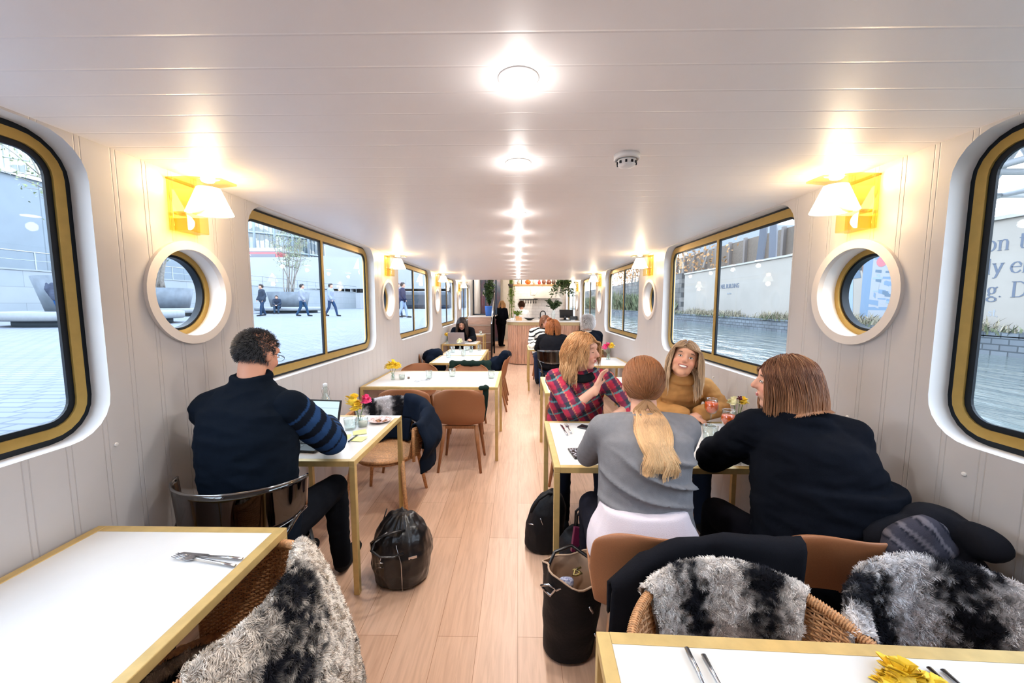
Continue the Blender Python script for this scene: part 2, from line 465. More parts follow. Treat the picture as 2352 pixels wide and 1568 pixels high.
# ============================================================ FURNITURE
M_top = mat('white marbled laminate', (.68, .67, .655), .28, var=.03, vscale=5)
M_shell = mat('tan moulded fibre shell', (.30, .115, .045), .55, var=.07, vscale=300)
M_oak = mat('stained oak legs', (.33, .14, .055), .5, var=.15, vscale=12, stretch=(8, 8, 1))
M_rattan = mat('honey rattan', (.56, .285, .125), .55, var=.22, vscale=90, bump=.3, bscale=200)
M_black = mat('black metal', (.012, .012, .014), .4, .3)
M_smoke = clear('smoked transparent plastic', (.30, .26, .27), .10, .04, graz=.6)
def table(label, x0, x1, y0, y1, rz=0, h=.75, group='white tables with brass edges', legs=((0, 0), (1, 0), (1, 1), (0, 1))):
    cx, cy_ = (x0 + x1) / 2, (y0 + y1) / 2; w, d = x1 - x0, y1 - y0
    t = thing('cafe_table', label, 'table', (cx, cy_, 0), rz, group)
    e = .034
    MB().box((0, 0, h - .008), (w - 2 * e + .004, d - 2 * e + .004, .014)).build('tabletop', M_top, t)
    mb = MB()
    for s in (-1, 1):
        mb.box((s * (w / 2 - e / 2), 0, h - .014), (e, d, .03), bev=.0025)
        mb.box((0, s * (d / 2 - e / 2), h - .0145), (w - 2 * e, e, .029))
    mb.build('brass_edge', M_brass, t)
    for a, b in legs:
        mb = MB().box(((a - .5) * (w - .03), (b - .5) * (d - .03), (h - .028) / 2), (.03, .03, h - .03), bev=.002)
        mb.build('leg', M_brass, t)
    return t
table('white table with brass edge laid with fork and knife, front left corner of the cabin', -1.555, -.85, .50, 1.358)
table('small white table with brass edge holding an open laptop and notes', -1.555, -.855, 1.965, 2.81)
table('wide white table with brass edge and three tumblers, left of the aisle', -1.565, -.198, 3.795, 4.735)
table('white table behind the wide left table, nearer of two pushed together', -1.24, -.53, 5.38, 6.2)
table('white table behind the wide left table, farther of two pushed together', -1.24, -.53, 6.205, 7.03)
table('white table with grey laptop where a woman in black works', -1.56, -.83, 7.92, 8.62)
table('small white table near the stairs behind the woman with laptop', -1.5, -.89, 10.15, 10.75)
table('wide white table with phones and wine glasses where four women sit', .183, 1.53, 1.905, 2.69)
table('white table behind the group of four, with single glass tumbler', .25, 1.53, 3.55, 4.36)
table('small white table against right wall with pink and yellow flowers', .92, 1.53, 5.15, 6.0)
table('white table before the bar where three people sit', .18, 1.53, 6.98, 7.8)
fr = table('white table with brass edge in the right foreground beside rattan chairs', 0, 1.38, -.85, 0)
fr.rotation_euler[2] = rad(-2.4)
a = rad(-2.4); ox, oy = -.69, .425      # far left corner in local coords
fr.location = (.197 - (ox * math.cos(a) - oy * math.sin(a)), .915 - (ox * math.sin(a) + oy * math.cos(a)), 0)

def shellpt(u, v):
    """seat pan and back of the moulded chair; sitter looks to +y. u across -1..1, v 0 front edge .. 1 top"""
    P = [(.225, .445, .215), (.10, .435, .225), (-.08, .425, .225), (-.17, .445, .225), (-.215, .52, .235), (-.235, .62, .245), (-.26, .72, .238), (-.285, .80, .205)]
    k = v * (len(P) - 1); i = min(int(k), len(P) - 2); f = k - i
    def cr(j):
        p0, p1, p2, p3 = (P[max(i - 1, 0)][j], P[i][j], P[i + 1][j], P[min(i + 2, len(P) - 1)][j])
        return .5 * (2 * p1 + (p2 - p0) * f + (2 * p0 - 5 * p1 + 4 * p2 - p3) * f * f + (3 * p1 - p0 - 3 * p2 + p3) * f ** 3)
    y, z, w = cr(0), cr(1), cr(2)
    # round the corners of front edge and top edge
    e = 0
    if v > .86: q = (v - .86) / .14; w *= math.sqrt(max(0, 1 - .38 * q * q))
    b = max(0, min(1, (v - .35) / .3))
    x = u * w
    y += b * .075 * u * u + (1 - b) * 0
    z += (1 - b) * .035 * abs(u) ** 3
    if v > .86: z -= .035 * ((v - .86) / .14) * u ** 4
    return (x, y, z)
def make_chair():
    t = thing('shell_chair', '', 'chair')
    o = MB().grid(lambda u, v: shellpt(u * 2 - 1, v), 14, 22).build('seat_shell', M_shell, t); solid(o, .012, 0, 1)
    for sx in (-1, 1):
        for yy, fy in ((.15, .20), (-.14, -.235)):
            MB().tube([(sx * .15, yy, .425), (sx * .162, yy + (fy - yy) * .3, .30), (sx * .20, fy, 0)], [.021, .019, .012], 10).build('leg', M_oak, t)
    MB().box((0, .145, .415), (.30, .03, .03), bev=.005).box((0, -.135, .41), (.30, .03, .03), bev=.005).box((0, 0, .412), (.04, .27, .022)).build('leg_rail', M_oak, t)
    return t
ch0 = None
def chair(label, x, y, rz=0):
    global ch0
    if ch0 is None:
        ch0 = make_chair(); ch0.location = (x, y, 0); ch0.rotation_euler = (0, 0, rad(rz)); ch0['label'] = label; ch0['group'] = 'tan shell chairs'; return ch0
    return dup(ch0, (x, y, 0), rad(rz), label, 'tan shell chairs')
chair('tan shell chair seen from behind in full view at the wide left table', -.545, 3.745)
chair('tan shell chair half hidden behind the navy coat at the wide left table', -1.07, 3.745, 3)
chair('tan shell chair on far side of the wide left table by the yellow flower', -1.27, 4.78, 180)
chair('tan shell chair on far side of the wide left table with dark green coat', -.62, 4.80, 180)
chair('tan shell chair on the aisle side of the long left tables with navy coat', -.40, 5.78, 90)
chair('tan shell chair at aisle behind the navy coat chair, left side', -.40, 6.45, 90)
chair('tan shell chair between left wall and long tables holding navy jacket', -1.36, 6.35, -90)
chair('tan shell chair under the woman in grey sweater', .52, 1.51, -4)
chair('tan shell chair under the woman in black by the right wall', 1.19, 1.50, -8)
chair('tan shell chair under the woman in red checked shirt', .47, 3.02, 180)
chair('tan shell chair under the smiling woman in camel sweater', 1.12, 3.04, 180)
chair('tan shell chair under the woman working on grey laptop', -1.25, 9.0, 180)
chair('tan shell chair under the white haired person', 1.17, 6.55, 0)
chair('tan shell chair under the person in striped jumper', .52, 8.25, 180)

# transparent chairs
def clear_chair():
    t = thing('transparent_chair', '', 'chair')
    def back(u, v):
        a = rad(-78 + 156 * u); zt = .80 + .015 * math.cos(a); zb = .60 + .05 * (abs(u * 2 - 1)) ** 2
        r = 1 + .05 * v
        return (.275 * r * math.sin(a), -.255 * r * math.cos(a) + .02, zb + (zt - zb) * v)
    o = MB().grid(back, 36, 8).build('backrest', M_smoke, t); solid(o, .007)
    MB().tube([back(i / 36, 1) for i in range(37)], .0055, 6).tube([back(i / 36, 0) for i in range(37)], .0045, 6).build('backrest_rim', M_smokerim, t)
    def seat(u, v):
        a = 2 * PI * u; r = v
        return (.235 * r * math.cos(a), .23 * r * math.sin(a), .448 - .015 * (1 - v * v))
    o = MB().grid(seat, 32, 5).build('seat', M_smoke, t); solid(o, .012)
    for sx in (-1, 1):
        MB().tube([(sx * .19, -.16, .445), (sx * .215, -.19, .56), (sx * .258, -.05, .66)], [.018, .014, .01], 8).build('backrest_post', M_smoke, t)
        MB().tube([(sx * .18, .15, .44), (sx * .225, .22, 0)], [.018, .010], 8).build('leg', M_black, t)
        MB().tube([(sx * .18, -.15, .44), (sx * .235, -.25, 0)], [.018, .010], 8).build('leg', M_black, t)
    return t
M_smokerim = clear('polished smoked plastic rim', (.25, .20, .32), .35, .1)
gc = clear_chair(); gc.location = (-1.235, 1.71, 0); gc.rotation_euler = (0, 0, rad(4)); tag(gc, 'transparent smoked plastic chair with curved back behind the man in navy', 'chair')
dup(gc, (.575, 6.50, 0), 0, 'transparent smoked plastic chair under the red haired woman in black near the bar', scale=(.9, .9, 1))

# rattan tub chairs
def tub(th, t, off=0.0):
    c = math.cos(th / 2)
    zt = .622 + .135 * max(0, c) ** 3
    rx = .262 + .062 * t + off; ry = .25 + .055 * t + off
    z = .40 + (zt - .40) * t
    return Vector((rx * math.sin(th), -ry * math.cos(th), z))
TH = rad(122)
def tubn(th): return Vector((math.sin(th), -math.cos(th), 0))
def make_rattan():
    t = thing('rattan_chair', '', 'chair')
    mb = MB(); R = 40; K = 64
    for r in range(R):
        tt = (r + .5) / R; pts = []
        for k in range(2 * K + 1):
            th = -TH + 2 * TH * k / (2 * K)
            s = .0042 * math.cos(PI * (k + .0) / 1 + PI * r) if k % 2 == 0 else 0.0
            s = .0042 * math.cos(PI * k / 2 + PI * r)
            pts.append(tub(th, tt) + tubn(th) * s)
        mb.tube(pts, .0037, 5)
    mb.build('woven_shell', M_rattan, t)
    mb = MB()
    for k in range(0, K + 1):
        th = -TH + 2 * TH * k / K
        mb.tube([tub(th, j / 5) for j in range(6)], .0030, 4)
    mb.build('stake', M_rattan, t, kind='stuff')
    N_ = 60; rim = [tub(-TH + 2 * TH * k / N_, 1.02) for k in range(N_ + 1)]
    mb = MB().tube([rim[0] - V(0, 0, .24)] + rim + [rim[-1] - V(0, 0, .24)], .0125, 8)
    for q in range(0, 200):      # wrapped cane binding round the rim
        k = q / 200 * N_; i = int(k); f = k - i; p = rim[i].lerp(rim[min(i + 1, N_)], f); d = (rim[min(i + 1, N_)] - rim[i]).normalized()
        u = d.cross(V(0, 0, 1)).normalized(); w = d.cross(u)
        mb.tube([p + (u * math.cos(a) + w * math.sin(a)) * .0135 + d * .002 * a / PI for a in [x * PI / 3 for x in range(6)]], .0026, 4, closed=True)
    mb.build('rim', M_rattan, t)
    mb = MB().grid(lambda u, v: (.25 * v * math.cos(2 * PI * u), .24 * v * math.sin(2 * PI * u) + .01, .412 + .006 * math.sin(40 * v)), 36, 10)
    o = mb.build('seat', M_rattan, t); solid(o, .02)
    for sx in (-1, 1):
        for sy in (-1, 1):
            MB().tube([(sx * .19, sy * .17, .41), (sx * .215, sy * .21, .2), (sx * .245, sy * .245, 0)], [.018, .016, .013], 8).build('leg', M_rattan, t)
    MB().tube([(.20 * math.cos(a), .19 * math.sin(a) + .01, .375) for a in [2 * PI * i / 24 for i in range(24)]], .011, 6, closed=True).build('seat_hoop', M_rattan, t)
    return t
ra = make_rattan(); RC = {}
RCH = [('honey rattan tub chair with fur throw, left of the pair at right foreground table', .60, .835, 182),
       ('honey rattan tub chair with fur throw, nearest the right wall in the foreground', 1.215, .86, 175),
       ('honey rattan tub chair with fur throw at the end of front left table', -.955, 1.02, 93),
       ('honey rattan tub chair facing the laptop table, under navy coat and throw', -1.04, 2.98, 177)]
for i, (lab, x, y, rz) in enumerate(RCH):
    if i == 0: ra.location = (x, y, 0); ra.rotation_euler = (0, 0, rad(rz)); tag(ra, lab, 'chair', 'rattan tub chairs'); o = ra
    else: o = dup(ra, (x, y, 0), rad(rz), lab)
    RC[i] = Matrix.Translation((x, y, 0)) @ Matrix.Rotation(rad(rz), 4, 'Z')

# ------------------------------------------------------------ faux fur throws
M_fur = attrmat('long pile throw', .95, .15, 0)
def furcol(s, p, dark=.45, seed=0, warm=0.0):
    """woven-in bands of cream, grey and black: s runs across the bands"""
    b = .5 + .50 * math.sin(s * 2 * PI) + .42 * noise.noise(Vector((p.x * 14 + seed, p.y * 14, p.z * 14))) + .50 * noise.noise(Vector((p.x * 45, p.y * 45 + seed, p.z * 45)))
    b = max(0, min(1, (b - dark) * 1.35 + .5))
    k = b * b * (3 - 2 * b)
    lo = (.014, .014, .019); hi = (.80, .73 - warm * .05, .68 - warm * .14)
    return tuple(l + (h - l) * k for l, h in zip(lo, hi))
def throw(name, label, fn, bands, nt, M, nu=40, nv=60, dark=.45, seed=0, L_=.013, tw=.0015, warm=0.0, amp=.006, thick=.010, cat='throw'):
    rnd = random.Random(seed + 11); mb = MB()
    def P(u, v):
        p = M @ Vector(fn(u, v)); return p
    def NRM(u, v):
        e = .004; a = P(min(u + e, 1), v) - P(max(u - e, 0), v); b = P(u, min(v + e, 1)) - P(u, max(v - e, 0))
        n = a.cross(b); return n.normalized() if n.length > 1e-12 else Vector((0, 0, 1)), a.normalized(), b.normalized()
    sg = bands[2] if len(bands) > 2 else 1
    base = {}
    for j in range(nv + 1):
        for i in range(nu + 1):
            u, v = i / nu, j / nv; p = P(u, v); n, _, _ = NRM(u, v)
            base[i, j] = (p + n * sg * (amp * noise.noise(p * 16) + amp * .6 * noise.noise(p * 50)), n * sg)
    w = nu + 1
    def cc(u, v, p):
        c = furcol(bands[0] * u + bands[1] * v, p, dark, seed, warm); return c
    P0 = [base[i, j][0] for j in range(nv + 1) for i in range(w)]
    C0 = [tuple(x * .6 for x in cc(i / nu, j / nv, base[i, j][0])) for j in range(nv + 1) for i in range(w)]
    F = [(j * w + i, j * w + i + 1, (j + 1) * w + i + 1, (j + 1) * w + i) for j in range(nv) for i in range(nu)]
    mb.add(P0, F, 0, True, C0)
    P1 = [base[i, j][0] - base[i, j][1] * thick for j in range(nv + 1) for i in range(w)]
    mb.add(P1, [f[::-1] for f in F], 0, True, C0)
    for q in range(nt):
        u, v = rnd.random(), rnd.random()
        i, j = min(int(u * nu), nu - 1), min(int(v * nv), nv - 1); fu, fv = u * nu - i, v * nv - j
        p = (base[i, j][0] * (1 - fu) + base[i + 1, j][0] * fu) * (1 - fv) + (base[i, j + 1][0] * (1 - fu) + base[i + 1, j + 1][0] * fu) * fv
        n = base[i, j][1]
        a_ = (base[i + 1, j][0] - base[i, j][0]).normalized()
        b_ = (base[i, j + 1][0] - base[i, j][0]).normalized()
        f = Vector((noise.noise(p * 38), noise.noise(p * 38 + Vector((9, 3, 1))), noise.noise(p * 38 + Vector((3, 7, 5))))) * 2.0
        d = (a_ * (f.x + rnd.uniform(-.5, .5)) + b_ * (.35 + f.y + rnd.uniform(-.5, .5)) + n * .55).normalized()
        L1 = L_ * rnd.uniform(.6, 1.25); sd = d.cross(n); sd = sd.normalized() * tw * rnd.uniform(.7, 1.3) if sd.length > 1e-6 else a_ * tw
        m_ = p + d * L1 * .5 + n * L1 * .18; e = p + d * L1 - n * L1 * .08
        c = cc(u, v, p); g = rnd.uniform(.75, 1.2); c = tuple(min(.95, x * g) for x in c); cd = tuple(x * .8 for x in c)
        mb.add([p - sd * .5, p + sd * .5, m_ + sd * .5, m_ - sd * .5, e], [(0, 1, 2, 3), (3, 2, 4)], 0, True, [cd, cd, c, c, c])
    o = mb.build(name, M_fur); return tag(o, label, cat)
def drape(th0, th1, inner, outer, rim=.02, off=.014, skew=0.0):
    """cloth that lies down the inside of the tub back, over the rim and down the outside"""
    def fn(u, v):
        th = th0 + (th1 - th0) * u + skew * (v - .5)
        tot = inner + outer + .04
        s = v * tot
        if s < inner:
            t = 1.03 - (inner - s) / .34
            p = tub(th, max(t, .02)) - tubn(th) * (rim * .4 + off); return p
        s -= inner
        if s < .04:
            a = PI * s / .04; p = tub(th, 1.03) ; r = rim * .4 + off
            return p - tubn(th) * math.cos(a) * r + V(0, 0, math.sin(a) * r)
        s -= .04
        return tub(th, max(1.03 - s / .34, 0.02)) + tubn(th) * (rim * .4 + off + .02 * s) - V(0, 0, max(0, s - .34))
    return fn
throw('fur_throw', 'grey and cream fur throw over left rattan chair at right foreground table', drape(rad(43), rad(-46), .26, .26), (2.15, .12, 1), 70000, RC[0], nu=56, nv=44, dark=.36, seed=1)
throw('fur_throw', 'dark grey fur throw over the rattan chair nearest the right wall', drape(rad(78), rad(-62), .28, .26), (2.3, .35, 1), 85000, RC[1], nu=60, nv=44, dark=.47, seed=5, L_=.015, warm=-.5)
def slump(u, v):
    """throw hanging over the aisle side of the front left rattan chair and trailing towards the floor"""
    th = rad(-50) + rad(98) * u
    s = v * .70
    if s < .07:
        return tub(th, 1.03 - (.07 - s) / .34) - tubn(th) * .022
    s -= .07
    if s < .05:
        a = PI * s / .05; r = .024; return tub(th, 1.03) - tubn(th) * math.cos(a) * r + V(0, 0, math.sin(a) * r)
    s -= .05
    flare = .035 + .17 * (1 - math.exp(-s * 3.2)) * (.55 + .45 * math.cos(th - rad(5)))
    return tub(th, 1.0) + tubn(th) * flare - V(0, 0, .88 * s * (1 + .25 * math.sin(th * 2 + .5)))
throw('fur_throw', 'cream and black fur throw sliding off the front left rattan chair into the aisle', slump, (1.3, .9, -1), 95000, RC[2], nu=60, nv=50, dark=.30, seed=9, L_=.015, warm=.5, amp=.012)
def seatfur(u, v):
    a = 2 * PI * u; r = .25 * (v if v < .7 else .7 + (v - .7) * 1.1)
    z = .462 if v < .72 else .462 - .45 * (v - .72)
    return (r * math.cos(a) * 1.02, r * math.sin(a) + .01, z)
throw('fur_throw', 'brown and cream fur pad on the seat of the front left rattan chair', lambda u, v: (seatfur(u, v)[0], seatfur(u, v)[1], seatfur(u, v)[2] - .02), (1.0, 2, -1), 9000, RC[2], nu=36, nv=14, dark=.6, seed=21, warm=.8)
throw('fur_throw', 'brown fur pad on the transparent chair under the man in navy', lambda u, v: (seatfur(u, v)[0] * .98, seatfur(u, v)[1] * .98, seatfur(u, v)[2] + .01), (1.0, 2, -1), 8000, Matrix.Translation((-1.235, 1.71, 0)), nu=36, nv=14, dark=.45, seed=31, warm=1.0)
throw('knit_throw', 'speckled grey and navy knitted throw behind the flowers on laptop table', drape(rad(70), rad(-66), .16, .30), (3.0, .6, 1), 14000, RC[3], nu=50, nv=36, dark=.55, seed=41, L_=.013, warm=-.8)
# ============================================================ PEOPLE
M_skin = attrmat('skin', .55, .35, .05, 300, sss=.12)
M_cloth = attrmat('knitted cloth', 1.0, .06, .35, 380)
M_hair = attrmat('hair strands', .45, .35, 0)
M_eyew = mat('eye', (.75, .73, .70), .2); M_iris = mat('iris', (.03, .02, .015), .2)
M_lip = mat('lips', (.42, .10, .09), .4); M_teeth = mat('teeth', (.85, .82, .76), .3); M_brow = mat('eyebrow', (.10, .05, .03), .8)
SKIN = (.62, .32, .22)
def remesh(mb, vox, smooth=4, name='m'):
    me = mb.mesh(name); o = bpy.data.objects.new(name, me); COL.objects.link(o)
    m = o.modifiers.new('r', 'REMESH'); m.mode = 'VOXEL'; m.voxel_size = vox; m.use_smooth_shade = True
    s = o.modifiers.new('s', 'SMOOTH'); s.factor = .5; s.iterations = smooth
    dg = bpy.context.evaluated_depsgraph_get(); dg.update()
    out = bpy.data.meshes.new_from_object(o.evaluated_get(dg))
    bpy.data.objects.remove(o); bpy.data.meshes.remove(me)
    return out
def finish(me, name, mats, parent, colfn=None, fold=None, keep=None):
    """fold(p)->displacement along the normal; colfn(p)->dye colour; keep(p)->False cuts vertices away"""
    if keep is not None:
        bm = bmesh.new(); bm.from_mesh(me)
        bmesh.ops.delete(bm, geom=[v for v in bm.verts if not keep(v.co)], context='VERTS'); bm.to_mesh(me); bm.free()
    n = len(me.vertices); co = np.empty(n * 3, 'f'); me.vertices.foreach_get('co', co)
    no = np.empty(n * 3, 'f'); me.vertices.foreach_get('normal', no); co = co.reshape(-1, 3); no = no.reshape(-1, 3)
    P = [Vector(c) for c in co.tolist()]
    if colfn:
        arr = np.ones((n, 4), 'f')
        for i, p in enumerate(P): arr[i, :3] = colfn(p)
        for nm in [a.name for a in me.color_attributes]: me.color_attributes.remove(me.color_attributes[nm])
        at = me.color_attributes.new('Col', 'FLOAT_COLOR', 'POINT'); at.data.foreach_set('color', arr.ravel())
    if fold:
        d = np.array([fold(p) for p in P], 'f'); co = co + no * d[:, None]
        me.vertices.foreach_set('co', co.ravel())
    me.polygons.foreach_set('use_smooth', [True] * len(me.polygons)); me.materials.clear()
    for m in (mats if isinstance(mats, list) else [mats]): me.materials.append(m)
    me.update()
    o = bpy.data.objects.new(name, me); COL.objects.link(o); o.parent = parent
    return o
def frame(fwd, up=(0, 0, 1)):
    f = Vector(fwd).normalized(); u = Vector(up); r = f.cross(u).normalized(); u = r.cross(f)
    return Matrix((r, f, u)).transposed()          # columns: right, forward, up
def caps(mb, a, b, ra, rb, n=14):
    """tapered limb with round ends"""
    a = Vector(a); b = Vector(b); d = (b - a); L_ = d.length; d = d / L_ if L_ > 1e-6 else Vector((0, 0, 1))
    pts = []; rs = []
    for k in range(5): t = k / 4 * PI / 2; pts.append(a - d * ra * math.cos(t)); rs.append(max(ra * math.sin(t), 1e-4))
    for k in range(1, 4): pts.append(a.lerp(b, k / 4)); rs.append(ra + (rb - ra) * k / 4)
    for k in range(5): t = k / 4 * PI / 2; pts.append(b + d * rb * math.sin(t)); rs.append(max(rb * math.cos(t), 1e-4))
    mb.tube(pts, rs, n)
def loft(mb, secs, n=22):
    """secs: (centre, right axis, front axis, half width, half depth)"""
    P = []; F = []
    for c, rx, fy, a, b in secs:
        for j in range(n):
            t = 2 * PI * j / n; ct, st = math.cos(t), math.sin(t)
            ex = .85
            P.append(Vector(c) + rx * (a * math.copysign(abs(ct) ** ex, ct)) + fy * (b * math.copysign(abs(st) ** ex, st)))
    k = len(secs)
    for i in range(k - 1):
        for j in range(n): F.append((i * n + j, i * n + (j + 1) % n, (i + 1) * n + (j + 1) % n, (i + 1) * n + j))
    F.append(tuple(range(n - 1, -1, -1))); F.append(tuple((k - 1) * n + j for j in range(n)))
    mb.add(P, F, 0, True)
class Fig:
    def __init__(s, root, J, fwd, hfwd, hup=(0, 0, 1), hs=1.0, w=1.0, vox=.008, male=False):
        s.J = {k: Vector(v) for k, v in J.items()}; s.root = root; s.vox = vox; s.w = w; s.male = male; s.hs = hs
        s.fwd = Vector(fwd).normalized(); s.H = frame(hfwd, hup)
    def hp(s, x, y, z): return s.J['head'] + s.H @ (Vector((x, y, z)) * s.hs)
    def torso(s, mb, inf=0.0, low=0.0, bot=0.0):
        J = s.J; w = s.w; pel, che, nk = J['pelvis'], J['chest'], J['neck']
        sh = (J['shR'] - J['shL']).normalized(); hp_ = (J['hipR'] - J['hipL']).normalized()
        shw = (J['shR'] - J['shL']).length / 2
        M_ = 1.1 if s.male else 1.0
        wa = pel.lerp(che, .45)
        def ax(lat, up_):
            r = lat.normalized(); u = up_.normalized(); f = u.cross(r).normalized(); return r, f
        secs = []
        up1 = (che - pel); up2 = (nk - che)
        r, f = ax(hp_, up1)
        secs.append((pel - up1.normalized() * (.11 + low), r, f, .11 * w + inf, .09 * w + inf))
        secs.append((pel - up1.normalized() * .06, r, f, .165 * w + inf, .125 * w + inf))
        secs.append((pel + up1.normalized() * .03, r, f, .175 * w + inf, .128 * w + inf))
        r, f = ax(hp_ + sh, up1); secs.append((wa, r, f, (.137 * M_ + bot) * w + inf, .108 * w * M_ + inf))
        r, f = ax(sh, up1 + up2); secs.append((che, r, f, (.155 * M_) * w + inf, .120 * w * M_ + inf))
        c3 = che.lerp(nk, .45); secs.append((c3, r, f, min(shw, .168 * M_ * w) + inf, .108 * w * M_ + inf))
        mid = (J['shR'] + J['shL']) / 2 * .5 + nk * .5
        secs.append((mid, r, f, shw * .80 + inf * .6, .078 * M_ + inf * .7))
        secs.append((nk + up2.normalized() * -.012, r, f, .085 + inf, .068 + inf))
        secs.append((nk + up2.normalized() * .012, r, f, .064 + inf, .060 + inf))
        loft(mb, secs)
        for S in 'LR':
            sh_ = J['sh' + S]; caps(mb, nk + Vector((0, 0, -.035)), sh_ + (nk - sh_) * .12 + Vector((0, 0, -.008)), .046 + inf * .8, .050 * M_ + inf)
            caps(mb, che.lerp(sh_, .45), sh_ + (che - sh_) * .18, .095 * M_ + inf, .058 * M_ + inf)
    def arm(s, mb, S, inf=0.0, upto=1.0, fore=True, puff=0):
        J = s.J; w = .9 + .1 * s.w; k = 1.12 if s.male else 1.0
        sh, el, wr = J['sh' + S], J['el' + S], J['wr' + S]
        caps(mb, sh, el, .050 * k * w + inf, .039 * k * w + inf)
        if fore: caps(mb, el, el.lerp(wr, upto), .039 * k + inf, .027 * k + inf + puff)
    def leg(s, mb, S, inf=0.0, foot=True):
        J = s.J; h, k_, a = J['hip' + S], J['kn' + S], J['an' + S]
        caps(mb, h, k_, .083 * s.w + inf, .056 + inf); caps(mb, k_, a, .055 + inf, .038 + inf)
        if foot:
            t = J.get('toe' + S, a + s.fwd * .16 + Vector((0, 0, -.05)))
            caps(mb, a + Vector((0, 0, -.035)), t, .034 + inf, .028 + inf)
    def hand(s, mb, S, curl=.35, r=.0088):
        J = s.J; w, e = J['wr' + S], J['el' + S]
        d = (J['hd' + S] - w).normalized() if 'hd' + S in J else (w - e).normalized()
        nrm = J.get('pn' + S, Vector((0, 0, -1))); nrm = (nrm - d * nrm.dot(d)).normalized()
        lat = d.cross(nrm).normalized()
        if S == 'L': lat = -lat                          # thumb side
        R = Matrix((lat, d, nrm)).transposed()
        mb.ell(w + d * .048, (.040, .052, .016), R, 14, 8); caps(mb, w - d * .03, w + d * .03, .026, .024)
        for q, ln in ((-.031, .056), (-.0105, .071), (.0105, .075), (.031, .067)):
            p = w + d * .082 + lat * q; dd = (d + lat * q * 3.2).normalized()
            for g in range(3):
                an = curl * (g + .6) * .8; sl = ln * (.45, .32, .25)[g]
                dir_ = (dd * math.cos(an) + nrm * math.sin(an)).normalized(); p2 = p + dir_ * sl
                caps(mb, p, p2, r * (1, .95, .88)[g], r * (.95, .88, .8)[g], 8); p = p2
        p = w + d * .022 + lat * .034; dd = (d * .75 + lat * .62 + nrm * .25).normalized()
        caps(mb, p - lat * .012, p + dd * .034, r * 1.3, r * 1.1, 8); p2 = p + dd * .034
        caps(mb, p2, p2 + (d * .95 + lat * .2 + nrm * .25).normalized() * .030, r * 1.08, r * .9, 8)
    def head(s, mb):
        h = s.hs; H = s.H; E = lambda c, r: mb.ell(s.hp(*c), tuple(x * h for x in r), H, 22, 14)
        E((0, -.016, .030), (.077, .097, .090)); E((0, .030, -.020), (.067, .062, .088)); E((0, .008, -.040), (.053, .058, .052))
        E((0, .056, -.090), (.027, .027, .022)); E((0, .070, .040), (.050, .024, .026))
        for x in (-1, 1):
            E((x * .036, .060, -.026), (.026, .026, .026)); E((x * .079, -.010, -.006), (.010, .020, .031)); E((x * .036, .028, -.070), (.022, .042, .020))
        caps(mb, s.hp(0, .088, .020), s.hp(0, .108, -.016), .0095 * h, .0135 * h, 10)
        mb.ell(s.hp(0, .098, -.021), (.018 * h, .012 * h, .009 * h), H)
        E((0, .083, -.053), (.026, .014, .015))
        caps(mb, s.J['neck'] - Vector((0, 0, .02)), s.hp(0, -.025, -.05), .057 * (1.12 if s.male else 1), .054 * h * (1.08 if s.male else 1), 16)
    def body(s, skin=SKIN, smooth=3):
        mb = MB(); s.torso(mb); s.head(mb)
        for S in 'LR': s.arm(mb, S); s.leg(mb, S); s.hand(mb, S)
        me = remesh(mb, min(s.vox, .0065 if s.vox < .009 else s.vox), smooth)
        hc = s.J['head']
        def col(p):
            q = s.H.transposed() @ (p - hc) / s.hs; c = skin
            if q.length < .16 and q.y > .03:
                b = math.exp(-((abs(q.x) - .042) ** 2 + (q.z + .028) ** 2) / .0006) * .35 + math.exp(-(q.x ** 2 + (q.z + .018) ** 2) / .00018) * .2
                c = (skin[0] * (1 + .05 * b), skin[1] * (1 - .45 * b), skin[2] * (1 - .4 * b))
            return c
        return finish(me, 'body', M_skin, s.root, col)
    def face(s, smile=0.0, shut=False, brow=M_brow):
        h = s.hs; H = s.H
        for x in (-1, 1):
            if not shut:
                mb = MB().ell(s.hp(x * .031, .0845, .008), (.0128 * h, .0075 * h, .0052 * h), H, mi=0).ell(s.hp(x * .031, .0895, .008), (.0054 * h, .0035 * h, .0050 * h), H, mi=1).tube([s.hp(x * .031 + .0135 * t, .0900 - .0035 * t * t, .0085 + .0048 * (1 - t * t)) for t in (-1, -.5, 0, .5, 1)], .0014 * h, 5, mi=1); mb.build('eye', [M_eyew, M_iris], s.root)
            else: MB().tube([s.hp(x * (.031 + t * .014), .0905 - .004 * t * t, .004 + .003 * t * t) for t in (-1, -.5, 0, .5, 1)], .0016 * h, 6).build('eye', M_iris, s.root)
            MB().tube([s.hp(x * (.031 + t * .019), .0895 - .006 * abs(t), .031 + .004 * (1 - t * t)) for t in (-1, -.5, 0, .5, 1)], [.0012 * h, .0024 * h, .0028 * h, .0024 * h, .001 * h], 6).build('eyebrow', brow, s.root)
        if smile:
            o = MB().ell(s.hp(0, .0895, -.053), (.022 * h, .009 * h, .0085 * h), H).build('teeth', M_teeth, s.root)
            mb = MB()
            for sg in (1, -1): mb.tube([s.hp(.027 * t, .0965 - .012 * t * t, -.053 + (.004 * t * t if sg > 0 else 0) + sg * .0095 * (1 - t * t) + .004 * t * t) for t in [q / 5 for q in range(-5, 6)]], .0024 * h, 6)
            mb.build('lips', M_lip, s.root)
        else:
            MB().ell(s.hp(0, .0935, -.0495), (.020 * h, .0055 * h, .0038 * h), H).ell(s.hp(0, .0925, -.0560), (.017 * h, .0060 * h, .0044 * h), H).build('lips', M_lip, s.root)
